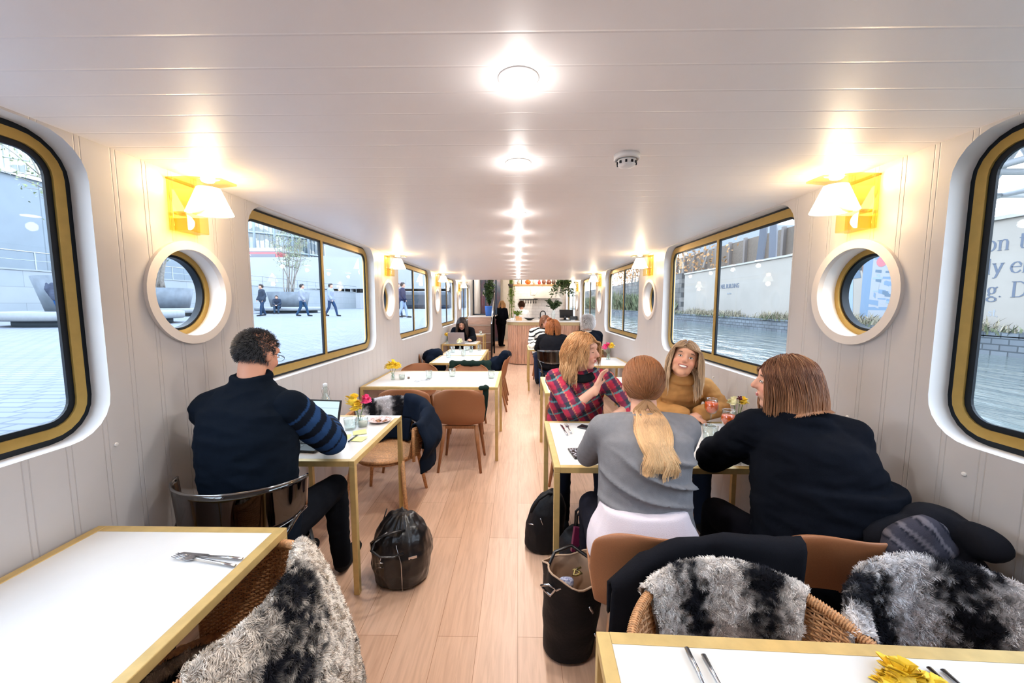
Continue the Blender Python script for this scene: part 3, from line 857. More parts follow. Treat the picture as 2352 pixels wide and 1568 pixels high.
    def cloth(s, name, torso=None, arms='', fore='', legs='', inf=.012, col=(.02, .02, .03), fold=.006, upto=.94, keep=None, smooth=5, label=None, extra=None, low=0.0, bot=0.0, foot=False, vox=None, puff=.006, foldfn=None):
        mb = MB()
        if torso: s.torso(mb, inf + .004, low, bot)
        for S in arms: s.arm(mb, S, inf, upto, S in fore, puff)
        for S in legs: s.leg(mb, S, inf, foot)
        if extra: extra(mb)
        me = remesh(mb, vox or max(s.vox, .008), smooth)
        cf = col if callable(col) else (lambda p: col)
        if foldfn is None:
            def foldfn(p):
                q = Vector((p.x * 7, p.y * 7, p.z * 17)); a = noise.noise(q); b = noise.noise(q * 2.3)
                return fold * ((1 - abs(a) * 2.2) * .7 + b * .5)
        o = finish(me, name, M_cloth, s.root, cf, foldfn if fold else None, keep)
        if label: o['label'] = label
        return o
    def shoes(s, col=(.02, .02, .022), name='shoe'):
        for S in 'LR':
            a = s.J['an' + S]; t = s.J.get('toe' + S, a + s.fwd * .16 + Vector((0, 0, -.05))); mb = MB()
            caps(mb, Vector((a.x, a.y, a.z - .03)), Vector((t.x, t.y, t.z)) + s.fwd * .03, .046, .038)
            me = remesh(mb, .014, 2); zf = min(a.z, t.z) - .035
            finish(me, name, M_cloth, s.root, lambda p: col)
    def hair(s, n, length, style='down', c0=(.1, .05, .02), c1=None, width=.0035, seed=0, gather=None, tail=.0, colliders=(), wave=0.0, part=0.0, spread=.05, cap=(.084, .104, .096), hairline=.052, back=0.3, faceY=.015, streak=0.0, capcol=None, bun=False, grav=1.0, steps=None, jit=.35, cov=-.06, surf=None):
        """scalp volume and individual locks combed over it"""
        rnd = random.Random(seed); h = s.hs; H = s.H; c1 = c1 or c0
        CE = Vector((0, -.018, .026)); RE = Vector(cap)
        mb = MB()
        def onE(d, k=1.0): return CE + Vector((d.x * RE.x, d.y * RE.y, d.z * RE.z)) * k
        W2 = lambda q: s.J['head'] + H @ (q * h)
        # scalp volume
        nu, nv = 30, 20; P = []; F = []
        for j in range(nv + 1):
            ph = PI * j / nv
            for i in range(nu):
                a = 2 * PI * i / nu; d = Vector((math.sin(ph) * math.cos(a), math.sin(ph) * math.sin(a), math.cos(ph)))
                q = onE(d, .985)
                if q.y > .02 and q.z < hairline: q = CE + (q - CE) * .62
                elif q.z < cov: q = CE + (q - CE) * .80
                P.append(W2(q))
        for j in range(nv):
            for i in range(nu): F.append((j * nu + i, j * nu + (i + 1) % nu, (j + 1) * nu + (i + 1) % nu, (j + 1) * nu + i))
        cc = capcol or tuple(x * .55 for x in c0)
        mb.add(P, F, 0, True, cc)
        G = Vector(gather) if gather is not None else None
        Ht = H.transposed(); down = Ht @ Vector((0, 0, -1))
        for k in range(n):
            for _ in range(30):
                a = rnd.uniform(0, 2 * PI); z = rnd.uniform(-.75, 1); r = math.sqrt(1 - z * z); d = Vector((r * math.cos(a), r * math.sin(a), z)); q = onE(d)
                if q.z < cov: continue
                if q.y > .02 and q.z < hairline + rnd.uniform(0, .012): continue
                if abs(q.x) > .06 and q.y > faceY - .03 and q.z < .0: continue
                break
            st = .011; L_ = length * rnd.uniform(.82, 1.1); ns = max(3, int(L_ / st)); pts = [q.copy()]; sgn = 1 if q.x > part else -1
            lift = rnd.uniform(1.0, 1.10)
            ck = rnd.randrange(26) if G is not None else int(round(q.x / .022)) * 31 + int(round(q.y / .022)) * 7 + int(round(q.z / .022))
            cr = random.Random(ck + seed * 1000); tmp = cr.uniform(-1, 1) + rnd.gauss(0, .10); tmp2 = cr.uniform(-1, 1) + rnd.gauss(0, .1); ph0 = cr.uniform(0, 6) + rnd.gauss(0, .25); csh = cr.uniform(.84, 1.12); clen = cr.uniform(.72, 1.05)
            if style == 'short':
                dd = (d * .6 + Vector((rnd.uniform(-jit, jit), -.35 + rnd.uniform(-jit, jit), -.35 * 1)) + Vector((0, 0, .5 * max(0, d.z)))).normalized(); ns = 3; st = L_ / 3
                p = q.copy()
                for g in range(ns): p = p + dd * st; dd = (dd + Vector((0, -.15, -.25))).normalized(); pts.append(p.copy())
            elif G is not None:
                # combed over the skull to the tie, then loose tail
                d1 = d; gq = Vector(((G.x - CE.x) / RE.x, (G.y - CE.y) / RE.y, (G.z - CE.z) / RE.z)).normalized()
                m_ = 10
                for g in range(1, m_ + 1):
                    t = g / m_; dv = (d1 * (1 - t) + gq * t)
                    dv = dv.normalized() if dv.length > 1e-3 else gq
                    kk = lift * (1 - t) + 1.0 * t
                    pts.append(onE(dv, kk + .02 * math.sin(PI * t)))
                p = pts[-1].copy()
                if tail:
                    nt_ = int(tail * rnd.uniform(.85, 1.05) * clen / .014); lat = Vector((tmp, tmp2 * .35, 0))
                    for g in range(nt_):
                        t = g / (tail / .014)
                        dv = (down + lat * spread * 6 * (1 - t) * (1 if t < .5 else .3) + Vector((math.sin(t * 9 + ph0), 0, 0)) * wave).normalized()
                        p = p + dv * .014
                        for cc_, rr in colliders:
                            wv = W2(p) - cc_
                            R_ = rr * (1 + .05 * lift)
                            if wv.length < R_:      # slide it straight back off the shoulders
                                bk = -s.fwd; sd = wv - bk * wv.dot(bk); p = Ht @ ((cc_ + sd + bk * math.sqrt(max(R_ * R_ - sd.length_squared, 0))) - s.J['head']) / h
                        if surf is not None:
                            Wp = W2(p); bk = -s.fwd; hit_ = surf.ray_cast(Wp + bk * .4, -bk, .6)[0]; of_ = .005 + .022 * abs(lift - 1) * 10 * (1 - .5 * t)
                            if hit_ is not None and (Wp - hit_).dot(bk) < of_: p = Ht @ (hit_ + bk * of_ - s.J['head']) / h
                        pts.append(p.copy())
            else:
                p = q.copy(); hit = 0
                for g in range(ns):
                    t = g / ns; rel = p - CE; e = Vector((rel.x / RE.x, rel.y / RE.y, rel.z / RE.z)); outw = e.length
                    dv = down * (grav + t) + Vector((sgn * .75 * max(0, 1 - t * 2.2), -back * max(0, 1 - t * 1.6), 0)) + Vector((math.sin(t * 10 + ph0) * wave, math.cos(t * 10 + ph0) * wave, 0)) + Vector((tmp, tmp2, 0)) * .06
                    p = p + dv.normalized() * st
                    rel = p - CE; e = Vector((rel.x / RE.x, rel.y / RE.y, rel.z / RE.z))
                    mn = lift
                    if e.length < mn and rel.z > -.085:
                        p = CE + rel * (mn / max(e.length, 1e-4))
                    if rel.z > -.11 and p.y > faceY and abs(p.x) < .070 and p.z < hairline:      # keep the face free
                        p.x = sgn * (.070 + .012 * rnd.random())
                    for cc_, rr in colliders:
                        wv = W2(p) - cc_
                        if wv.length < rr: p = Ht @ ((cc_ + wv.normalized() * rr) - s.J['head']) / h; hit += 1
                    pts.append(p.copy())
                    if hit > 3: break
            m_ = len(pts); sh_ = rnd.uniform(.85, 1.12) * csh; stk = rnd.random() < streak
            cols = []
            for g in range(m_):
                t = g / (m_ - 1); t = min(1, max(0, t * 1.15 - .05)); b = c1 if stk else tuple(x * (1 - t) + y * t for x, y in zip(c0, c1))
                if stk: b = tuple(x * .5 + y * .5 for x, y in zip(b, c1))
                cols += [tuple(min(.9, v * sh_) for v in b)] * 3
            rs = [width * h * (1 if g < m_ - 2 else .45) for g in range(m_)]
            mb.tube([W2(x) for x in pts], rs, 3, caps=False, col=cols)
        if bun:
            for k in range(60):
                a = rnd.uniform(0, 2 * PI); b = rnd.uniform(-1, 1); c = W2(Vector(bun))
                mb.tube([c + H @ (Vector((math.cos(a + t) * .035, math.sin(b * 3) * .02 + math.sin(a + t) * .02 * b, math.sin(a + t) * .032))) * h for t in [x * .5 for x in range(8)]], .007 * h, 4, col=tuple(v * rnd.uniform(.7, 1.2) for v in c0))
        return mb.build('hair', M_hair, s.root)

def person(label, J, fwd, hfwd, cat='person', group=None, **kw):
    root = thing('person', label, cat, (0, 0, 0), 0, group)
    return Fig(root, J, fwd, hfwd, **kw)
def recentre(f):
    """puts the figure's origin under the pelvis without moving it"""
    p = f.J['pelvis']; z = min(f.J['anL'].z, f.J['anR'].z) - .08
    f.root.location = (p.x, p.y, z)
    for c in f.root.children: c.location = (-p.x, -p.y, -z)
def sitlegs(px, py, dirx, diry, z=.49, gap=.10, fl=.08, thigh=.42, out=.04):
    """hips, knees and ankles of someone seated facing (dirx, diry)"""
    f = Vector((dirx, diry, 0)).normalized(); r = f.cross(Vector((0, 0, 1))); p = Vector((px, py, z)); J = {}
    for S, s_ in (('R', 1), ('L', -1)):
        h = p + r * s_ * gap; k = h + f * thigh + r * s_ * out + Vector((0, 0, .01)); a = k + f * .04 + Vector((0, 0, -(k.z - fl)))
        J['hip' + S] = h; J['kn' + S] = k; J['an' + S] = a; J['toe' + S] = a + f * .15 + Vector((0, 0, -.035))
    return J
def stripes(a, b, w, c0, c1):
    a = Vector(a); d = (Vector(b) - a).normalized()
    return lambda p: c0 if (((p - a).dot(d)) / w) % 2 < 1 else c1

NAVY = (.006, .010, .022); BLACK = (.0045, .0055, .009)
# ---- man in navy, back to the camera
J = dict(pelvis=(-1.20, 1.66, .57), chest=(-1.215, 1.70, .97), neck=(-1.235, 1.77, 1.20), head=(-1.248, 1.85, 1.325),
         shL=(-1.405, 1.72, 1.095), shR=(-1.045, 1.745, 1.09), elL=(-1.475, 1.88, .865), elR=(-.965, 1.955, .865), wrL=(-1.40, 2.13, .80), wrR=(-1.125, 2.235, .865),
         hdR=(-1.20, 2.31, .885), hdL=(-1.34, 2.22, .79))
J.update(sitlegs(-1.20, 1.70, .06, 1, .53))
m = person('man in navy cardigan with blue striped sleeve typing on a laptop, seen from behind', J, (0, 1, 0), (.22, .92, -.34), male=True, vox=.0075, w=1.08, hs=.95)
m.body((.60, .29, .19)); m.face()
def mtors(p): return NAVY
m.cloth('cardigan', torso=True, inf=.016, col=(.004, .007, .013), fold=.008, bot=.012, low=.02, extra=lambda mb: (m.arm(mb, 'L', .016, .96), mb.tube([m.J['neck'] + Vector((.072 * math.cos(a), .068 * math.sin(a) + .005, .03 + .012 * math.sin(a))) for a in [2 * PI * i / 20 for i in range(20)]], .018, 8, closed=True)))
elr, shr, wrr = m.J['elR'], m.J['shR'], m.J['wrR']
BLU = (.016, .045, .125); DK = (.006, .009, .016)
def slv(p):
    d1 = (elr - shr); t1 = (p - shr).dot(d1) / d1.length; d2 = (wrr - elr); t2 = (p - elr).dot(d2) / d2.length
    t = t1 if t1 < d1.length - .02 else d1.length + t2
    if t < .0: return (.004, .007, .013)
    return BLU if ((t + .03) / .045) % 2 < 1 else DK
o = m.cloth('sleeve', arms='R', fore='R', inf=.031, col=slv, fold=.004, upto=.88, label='navy sleeve with broad blue stripes')
m.cloth('trousers', legs='LR', inf=.012, col=(.006, .007, .010), fold=.005, extra=lambda mb: mb.ell(m.J['pelvis'] - Vector((0, -.02, .05)), (.19, .15, .11)))
m.shoes()
m.hair(4200, .022, 'short', (.020, .020, .026), (.11, .115, .13), width=.0013, seed=3, cap=(.076, .100, .092), cov=-.062, jit=.5)
mb = MB()
for x in (-1, 1):
    mb.tube([m.hp(x * .034 + .026 * math.cos(a), .104, .006 + .016 * math.sin(a)) for a in [2 * PI * i / 16 for i in range(16)]], .0011, 5, closed=True); mb.tube([m.hp(x * .06, .102, .010), m.hp(x * .085, .05, .012), m.hp(x * .088, -.01, .008)], .0016, 5)
mb.build('spectacles', M_black, m.root); recentre(m)

# ---- woman in grey sweater, back to the camera
J = dict(pelvis=(.505, 1.50, .56), chest=(.535, 1.60, .91), neck=(.545, 1.665, 1.085), head=(.555, 1.73, 1.212),
         shL=(.370, 1.655, 1.03), shR=(.725, 1.665, 1.03), elL=(.335, 1.83, .845), elR=(.785, 1.86, .835), wrL=(.50, 2.03, .80), wrR=(.62, 2.06, .80))
J.update(sitlegs(.505, 1.53, .05, 1, .52))
A = person('woman in grey jumper with long blonde ponytail, seen from behind', J, (0, 1, 0), (.12, 1, -.08), vox=.0072, w=1.12)
A.body(); A.face()
GREY = (.185, .18, .19)
def gfold(p):
    k = max(0, min(1, (1.0 - p.z) / .10)) * max(0, min(1, (p.z - .76) / .04))
    k *= max(0, min(1, (1.62 - p.y) / .06)) * max(0, min(1, (.215 - abs(p.x - .53)) / .05))
    q = p.z * 9.5 + (p.x - .5) * 4.2 + .6 * noise.noise(p * 4)
    r = 1 - abs(math.sin(q * PI)); r2 = noise.noise(Vector((p.x * 3 + 5, p.y * 5, p.z * 20)))
    return .050 * k * (r * r * r - .3) * (.6 + .7 * noise.noise(p * 6)) + .007 * k * r2 + .0035 * noise.noise(p * 14)
def gcol(p):
    if p.z < .745 and p.y < 1.75: return tuple(c * (.92 + .1 * math.sin((p.x + p.y) * 700)) for c in GREY)
    return tuple(c * (1 + .10 * noise.noise(p * 60)) for c in GREY)
swt = A.cloth('sweater', torso=True, arms='LR', fore='LR', inf=.016, col=gcol, foldfn=gfold, keep=lambda p: not (p.z < .682 and p.y < 1.85), bot=.012, puff=.004)
def shirtx(mb):
    loft(mb, [(Vector((.50, 1.50, z)), Vector((1, 0, 0)), Vector((0, 1, 0)), a, b) for z, a, b in ((.52, .19, .12), (.57, .222, .165), (.63, .220, .172), (.68, .205, .160), (.73, .180, .14), (.78, .165, .12))])
me = MB(); shirtx(me)
finish(remesh(me, .008, 5), 'shirt_tail', M_cloth, A.root, lambda p: (.66, .58, .62), lambda p: .008 * noise.noise(Vector((p.x * 11, p.y * 11, p.z * 4))), lambda p: p.z > .56 - .03 * math.cos((p.x - .5) * 9))['label'] = 'white shirt tail below the jumper'
A.cloth('trousers', legs='LR', inf=.012, col=(.010, .010, .016), fold=.004, extra=lambda mb: mb.ell((.505, 1.50, .505), (.215, .17, .105)))
A.shoes()
from mathutils.bvhtree import BVHTree
bvh_ = BVHTree.FromPolygons([v.co.copy() for v in swt.data.vertices], [tuple(p.vertices) for p in swt.data.polygons])
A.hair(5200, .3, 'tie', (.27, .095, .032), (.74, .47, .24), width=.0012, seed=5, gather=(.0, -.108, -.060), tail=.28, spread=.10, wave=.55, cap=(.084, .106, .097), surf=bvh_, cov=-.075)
recentre(A)

# ---- woman in black by the right wall, face turned left
J = dict(pelvis=(1.20, 1.48, .56), chest=(1.185, 1.53, .93), neck=(1.16, 1.585, 1.11), head=(1.115, 1.635, 1.235),
         shL=(1.005, 1.63, 1.045), shR=(1.315, 1.53, 1.035), elL=(.93, 1.83, .835), elR=(1.37, 1.72, .84), wrL=(1.05, 2.04, .80), wrR=(1.20, 2.0, .80))
J.update(sitlegs(1.20, 1.50, -.15, 1, .52))
B = person('woman in black jumper with shoulder length brown hair turning left, by right wall', J, (-.2, 1, 0), (-.93, .42, .02), vox=.0072, w=1.2)
B.body(); B.face(smile=0)
B.cloth('jumper', torso=True, arms='LR', fore='LR', inf=.030, col=BLACK, fold=.008, bot=.03, low=.03, puff=.012, extra=lambda mb: loft(mb, [(Vector((1.22, 1.47, z)), Vector((1, -.1, 0)), Vector((.1, 1, 0)), a, b) for z, a, b in ((.47, .25, .2), (.56, .27, .21), (.72, .245, .19), (.9, .21, .165))]))
B.cloth('trousers', legs='LR', inf=.012, col=(.006, .006, .010), fold=.004)
B.shoes()
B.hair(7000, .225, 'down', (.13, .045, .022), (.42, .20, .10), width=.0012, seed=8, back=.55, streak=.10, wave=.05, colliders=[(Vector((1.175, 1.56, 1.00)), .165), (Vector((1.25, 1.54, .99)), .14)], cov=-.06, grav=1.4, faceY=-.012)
recentre(B)

# ---- smiling woman in camel sweater, facing the camera
J = dict(pelvis=(1.13, 3.06, .56), chest=(1.17, 2.93, .87), neck=(1.175, 2.82, 1.045), head=(1.155, 2.72, 1.185),
         shR=(.985, 2.84, .975), shL=(1.355, 2.84, .965), elR=(.955, 2.79, .82), elL=(1.47, 2.80, .825), wrR=(1.15, 2.68, .800), wrL=(1.27, 2.69, .805))
J.update(sitlegs(1.13, 3.04, 0, -1, .52, thigh=.40))
C_ = person('smiling woman with long blonde hair in camel roll neck jumper, facing the camera', J, (0, -1, 0), (-.34, -1, .24), hup=(.26, 0, 1), vox=.0072, hs=1.08, w=1.08)
C_.body((.66, .34, .22)); C_.face(smile=1)
CAM = (.43, .215, .075)
C_.cloth('jumper', torso=True, arms='LR', fore='LR', inf=.022, col=lambda p: tuple(c * (1 + .12 * noise.noise(p * 40)) for c in CAM), fold=.008, bot=.02, puff=.010,
         extra=lambda mb: [mb.tube([C_.J['neck'] + Vector((r_ * math.cos(a), r_ * .9 * math.sin(a) - .012, z_ - .02 * math.sin(a) * -1)) for a in [2 * PI * i / 20 for i in range(20)]], .024, 8, closed=True) for r_, z_ in ((.075, .03), (.088, .0))])
C_.cloth('trousers', legs='LR', inf=.012, col=(.02, .03, .06), fold=.004); C_.shoes()
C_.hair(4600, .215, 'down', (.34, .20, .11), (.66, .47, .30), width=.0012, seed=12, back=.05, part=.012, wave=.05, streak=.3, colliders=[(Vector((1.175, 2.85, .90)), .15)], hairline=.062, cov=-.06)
recentre(C_)

# ---- woman in red checked shirt, head turned right, hand raised
J = dict(pelvis=(.45, 3.08, .56), chest=(.455, 2.98, .89), neck=(.465, 2.90, 1.085), head=(.47, 2.83, 1.225),
         shR=(.275, 2.89, 1.01), shL=(.645, 2.88, 1.01), elR=(.375, 2.66, .845), elL=(.79, 2.72, .85), wrR=(.535, 2.64, .995), wrL=(.62, 2.56, .81),
         hdR=(.575, 2.66, 1.10), pnR=(.6, -.2, .2))
J.update(sitlegs(.45, 3.06, 0, -1, .52, thigh=.40))
D = person('woman in red checked shirt with wavy ginger blonde hair, hand raised to her chin', J, (0.1, -1, 0), (.80, -.60, -.02), vox=.0072, hs=1.10, w=1.12)
D.body((.64, .35, .25)); D.face(shut=True, brow=mat('fair eyebrow', (.25, .13, .07), .8))
def plaid(p):
    a = (p.x * 1 + p.z * .55) / .085 % 1; b = (p.z - p.x * .5) / .10 % 1
    c = (.42, .035, .07) if a < .5 else (.10, .035, .075)
    if b < .28: c = (.03, .045, .06) if a > .5 else (.20, .03, .06)
    if b > .88: c = (.10, .22, .24)
    if a > .93: c = (.55, .20, .12)
    return c
D.cloth('checked_shirt', torso=True, arms='LR', fore='', inf=.022, col=plaid, fold=.008, bot=.03, extra=lambda mb: [caps(mb, D.J['el' + S], D.J['el' + S].lerp(D.J['wr' + S], .22), .062, .055) for S in 'LR'])
D.cloth('scarf', inf=.0, col=(.012, .014, .016), fold=.004, extra=lambda mb: [mb.tube([D.J['neck'] + Vector((r_ * math.cos(a), r_ * .95 * math.sin(a) - .02, z_ + .035 * math.sin(a))) for a in [2 * PI * i / 20 for i in range(20)]], .020, 8, closed=True) for r_, z_ in ((.082, -.01), (.098, -.03))])
D.cloth('trousers', legs='LR', inf=.012, col=(.01, .012, .02), fold=.004); D.shoes()
D.hair(4600, .19, 'down', (.50, .23, .085), (.66, .40, .20), width=.0012, seed=15, back=.3, wave=.42, streak=.2, hairline=.066, colliders=[(Vector((.46, 2.92, .96)), .14)], cov=-.06, cap=(.086, .108, .1))
recentre(D)
# ============================================================ THINGS ON THE TABLES
TZ = .7495
M_glass = clear('clear drinking glass', (.93, .97, .96), .10, .02, graz=.9)
M_steel = mat('polished steel cutlery', (.55, .56, .60), .22, 1.0)
M_drink = mat('orange aperitif', (.88, .11, .012), .12)
M_yel = mat('yellow petals', (.90, .62, .05), .6, var=.15, vscale=40); M_pnk = mat('pink petals', (.80, .06, .22), .6, var=.2, vscale=40); M_cre = mat('cream petals', (.85, .80, .50), .6)
M_drd = mat('dark red petals', (.16, .01, .02), .6); M_stem = mat('green stems', (.08, .20, .03), .6, var=.3)
M_wax = mat('white candle wax', (.75, .72, .66), .5)
def tumbler(label, x, y, r=.036, h=.085, group='glass tumblers', loc=None):
    t = thing('glass_tumbler', label, 'glass', (x, y, TZ), 0, group)
    MB().lathe([(.002, .001), (r * .86, .001), (r * .9, .006), (r, h), (r - .0018, h), (r * .86, .010), (.002, .009)], n=28, caps=False).build('glass_wall', M_glass, t)
    MB().tube([(r * math.cos(a), r * math.sin(a), h) for a in [2 * PI * i / 28 for i in range(28)]], .0011, 5, closed=True).build('rim', M_glassrim, t)
    return t
M_glassrim = clear('glass rim', (.75, .82, .82), .45, .05, graz=.5)
def bloom(mb, c, r, mi, seed=0, n=34):
    rnd = random.Random(seed); c = Vector(c)
    for k in range(n):
        z = rnd.uniform(-.45, 1); a = rnd.uniform(0, 2 * PI); q = math.sqrt(1 - z * z); d = Vector((q * math.cos(a), q * math.sin(a), z)); u = d.cross(Vector((.3, .2, .9))).normalized(); w = d.cross(u)
        b = c + d * r * .35; tip = c + d * r * rnd.uniform(.8, 1.1); s_ = r * .34
        mb.add([b - u * s_ * .4, b + u * s_ * .4, tip + u * s_ + w * s_ * .3, tip + d * r * .06, tip - u * s_ - w * s_ * .3], [(0, 1, 2, 3, 4)], mi, False)
    mb.ell(c, r * .6, n=10, k=6, mi=mi)
def vase(label, x, y, blooms, h=.075, r=.022, group='small vases of fresh flowers', st=.075, tz=TZ):
    t = thing('flower_vase', label, 'vase of flowers', (x, y, tz), 0, group)
    MB().lathe([(.002, .001), (r, .001), (r, h * .55), (r * .55, h * .78), (r * .6, h), (r * .52, h), (r * .47, h * .8), (r * .9, h * .55), (r * .9, .005), (.002, .005)], n=20, caps=False).build('glass_vase', M_glass, t)
    mb = MB()
    for i, (dx, dy, dz, rr, m_) in enumerate(blooms): mb.tube([(0, 0, .008), (dx * .3, dy * .3, h), (dx, dy, h + dz)], .0022, 5)
    mb.build('stems', M_stem, t)
    for i, (dx, dy, dz, rr, m_) in enumerate(blooms):
        b = MB(); bloom(b, (dx, dy, h + dz), rr, 0, i + int(x * 50)); b.build('flower_head', m_, t)
    return t
def cutlery(kind, label, x, y, ang, ln=.205, lx=None):
    t = thing(kind, label, kind.replace('table_', ''), (x, y, TZ + .002), rad(ang), 'table cutlery')   # along +x
    h = MB(); b = MB()
    if kind == 'table_knife':
        h.tube([(0, 0, .004), (.05, 0, .005), (ln * .5, 0, .004)], [.0058, .0052, .0040], 8, flat=.55)
        b.prism([(ln * .5, -.004), (ln * .55, -.008), (ln * .92, -.008), (ln, .004), (ln * .95, .006), (ln * .5, .004)], .0025, .0045)
        h.build('handle', M_steel, t); b.build('blade', M_steel, t)
    elif kind == 'table_fork':
        h.tube([(0, 0, .003), (.06, 0, .005), (ln * .62, 0, .008), (ln * .68, 0, .005)], [.0062, .0042, .003, .004], 8, flat=.5)
        b.prism([(ln * .66, -.004), (ln * .72, -.011), (ln * .79, -.012), (ln * .79, .012), (ln * .72, .011), (ln * .66, .004)], .003, .005)
        for q in range(4): b.tube([(ln * .78, -.0102 + q * .0068, .004), (ln * .9, -.0102 + q * .0068, .003), (ln, -.0098 + q * .0066, .007)], [.0018, .0017, .0010], 5)
        h.build('handle', M_steel, t); b.build('tines', M_steel, t)
    return t
cutlery('table_knife', 'steel knife above the fork on the empty front left table', -.885, 1.172, 174, .235)
cutlery('table_fork', 'steel fork below the knife on the empty front left table', -.885, 1.140, 169, .235)
cutlery('table_knife', 'steel knife at far edge of front right table, left of two handles', .402, .865, -90, .20)
cutlery('table_fork', 'steel fork at far edge of front right table, beside the knife', .434, .848, -90, .20)
cutlery('table_knife', 'steel knife beside the yellow leaf on front right table', .925, .822, -93, .19)
cutlery('table_fork', 'steel fork right of the yellow leaf on front right table', .952, .818, -93, .19)
cutlery('table_knife', 'steel knife at the aisle corner of the four women table', .309, 2.387, 95, .21)
cutlery('table_fork', 'steel fork at the aisle corner of the four women table', .337, 2.42, 93, .19)
cutlery('table_knife', 'steel knife lying on the wide left table near yellow flower', -1.10, 4.06, 48, .20)
cutlery('table_fork', 'steel fork lying on the wide left table near yellow flower', -1.07, 4.04, 52, .19)
mb = MB(); bloom(mb, (0, 0, .012), .05, 0, 4, 60); bloom(mb, (.045, -.02, .010), .035, 0, 6, 30); bloom(mb, (-.04, -.012, .008), .03, 0, 9, 30)
for i_, v_ in enumerate(mb.v): mb.v[i_] = (v_[0], v_[1], max(.001, v_[2] * .75))
o = mb.build('yellow_flower', M_yel); o.location = (.835, .79, TZ); tag(o, 'crumpled yellow flower lying on the front right table edge', 'flower')
# --- laptop table
def laptop(label, x, y, rz, w=.325, d=.225, tilt=18, body=None, screen=None, sh=.215, tz=TZ):
    t = thing('laptop', label, 'laptop', (x, y, tz), rad(rz))      # user sits at -y
    body = body or mat('dark laptop shell', (.03, .032, .036), .4, .4)
    MB().box((0, 0, .008), (w, d, .014), bev=.004).build('base', body, t)
    mb = MB()
    for r_ in range(5):
        for c_ in range(13): mb.box((-w / 2 + .024 + c_ * (w - .048) / 12, d / 2 - .035 - r_ * .021, .0162), (.0185, .0165, .0022))
    mb.build('keyboard', mat('black keys', (.012, .014, .02), .5), t); MB().box((0, -d / 2 + .045, .0155), (.10, .06, .001)).build('trackpad', mat('trackpad', (.05, .05, .055), .3), t)
    R = rot(x=-tilt); hy = d / 2 - .002
    def put(mb, c, s_): mb.box(Vector((0, hy, .012)) + R @ Vector(c), s_, R, bev=.0015); return mb
    put(MB(), (0, 0, sh / 2), (w, .008, sh)).build('lid', body, t)
    put(MB(), (0, -.0045, sh / 2 + .004), (w - .022, .0012, sh - .026)).build('screen', screen or M_scr, t)
    return t
def scrmat():
    m, nt, N, L, b = newmat('lit laptop screen')
    tc = N.new('ShaderNodeTexCoord'); sp = N.new('ShaderNodeSeparateXYZ'); L.new(tc.outputs['Object'], sp.inputs[0])
    def rng(o_, lo, hi):
        a = N.new('ShaderNodeMath'); a.operation = 'GREATER_THAN'; a.inputs[1].default_value = lo; L.new(o_, a.inputs[0]); c = N.new('ShaderNodeMath'); c.operation = 'LESS_THAN'; c.inputs[1].default_value = hi; L.new(o_, c.inputs[0]); m_ = N.new('ShaderNodeMath'); m_.operation = 'MULTIPLY'; L.new(a.outputs[0], m_.inputs[0]); L.new(c.outputs[0], m_.inputs[1]); return m_.outputs[0]
    mx = N.new('ShaderNodeMix'); mx.data_type = 'RGBA'; mx.inputs['A'].default_value = (.62, .80, .86, 1); mx.inputs['B'].default_value = (.40, .55, .62, 1); L.new(rng(sp.outputs['Z'], .178, .182), mx.inputs['Factor'])
    L.new(mx.outputs['Result'], b.inputs['Emission Color']); b.inputs['Emission Strength'].default_value = .85; b.inputs['Base Color'].default_value = (.02, .02, .02, 1); b.inputs['Roughness'].default_value = .3
    return m
M_scr = scrmat()
laptop('open black laptop with lit pale screen in front of man in navy', -1.27, 2.20, -6, sh=.225)
vase('vase with yellow and pink carnations beside the open laptop', -1.085, 2.60, [(-.04, 0, .085, .054, M_yel), (.045, .01, .09, .042, M_pnk), (-.02, .0, .045, .044, M_yel)])
tumbler('empty glass tumbler beside the laptop screen', -1.10, 2.49, .040, .075)
def candle(label, x, y, s=1.0):
    t = thing('tea_light_jar', label, 'candle', (x, y, TZ), 0, 'tea light jars'); r = .032 * s
    MB().lathe([(.002, .001), (r * .9, .001), (r * 1.05, .03 * s), (r, .055 * s), (r * .94, .055 * s), (r * .98, .03 * s), (r * .85, .005), (.002, .005)], n=24, caps=False).build('jar', M_glass, t)
    MB().lathe([(.002, .006), (r * .8, .006), (r * .8, .03 * s), (.002, .03 * s)], n=20).build('wax', M_wax, t)
candle('frosted tea light jar in front of the carnations by laptop', -1.045, 2.555, 1.1)
t = thing('saucer', 'floral saucer with crumbs near corner of the laptop table', 'plate', (-.965, 2.66, TZ))
MB().lathe([(.002, .002), (.045, .002), (.078, .014), (.080, .016), (.076, .017), (.044, .006), (.002, .006)], n=36, caps=False).build('dish', mat('floral china', (.72, .62, .60), .25, col2=(.45, .25, .22), vscale=60), t)
mb = MB()
for k in range(9): a = k * 2.4; mb.ell((.02 * math.cos(a) * (k % 3), .016 * math.sin(a) * (k % 3), .009), (.012, .010, .005), n=8, k=5)
mb.build('crumbs', mat('crumbs', (.30, .14, .07), .8, var=.4), t)
t = thing('pen', 'dark grey pen lying across the yellow sticky notes', 'pen', (-1.004, 2.31, TZ + .006), rad(88))
MB().tube([(-.065, 0, 0), (.05, 0, 0)], .0048, 8).build('barrel', mat('dark grey pen', (.04, .05, .06), .3), t); MB().tube([(.05, 0, 0), (.062, 0, 0), (.07, 0, 0)], [.0048, .003, .001], 8).build('nib', M_steel, t)
M_note = mat('pale yellow paper', (.72, .76, .30), .7); M_pap = mat('white paper', (.82, .82, .80), .7)
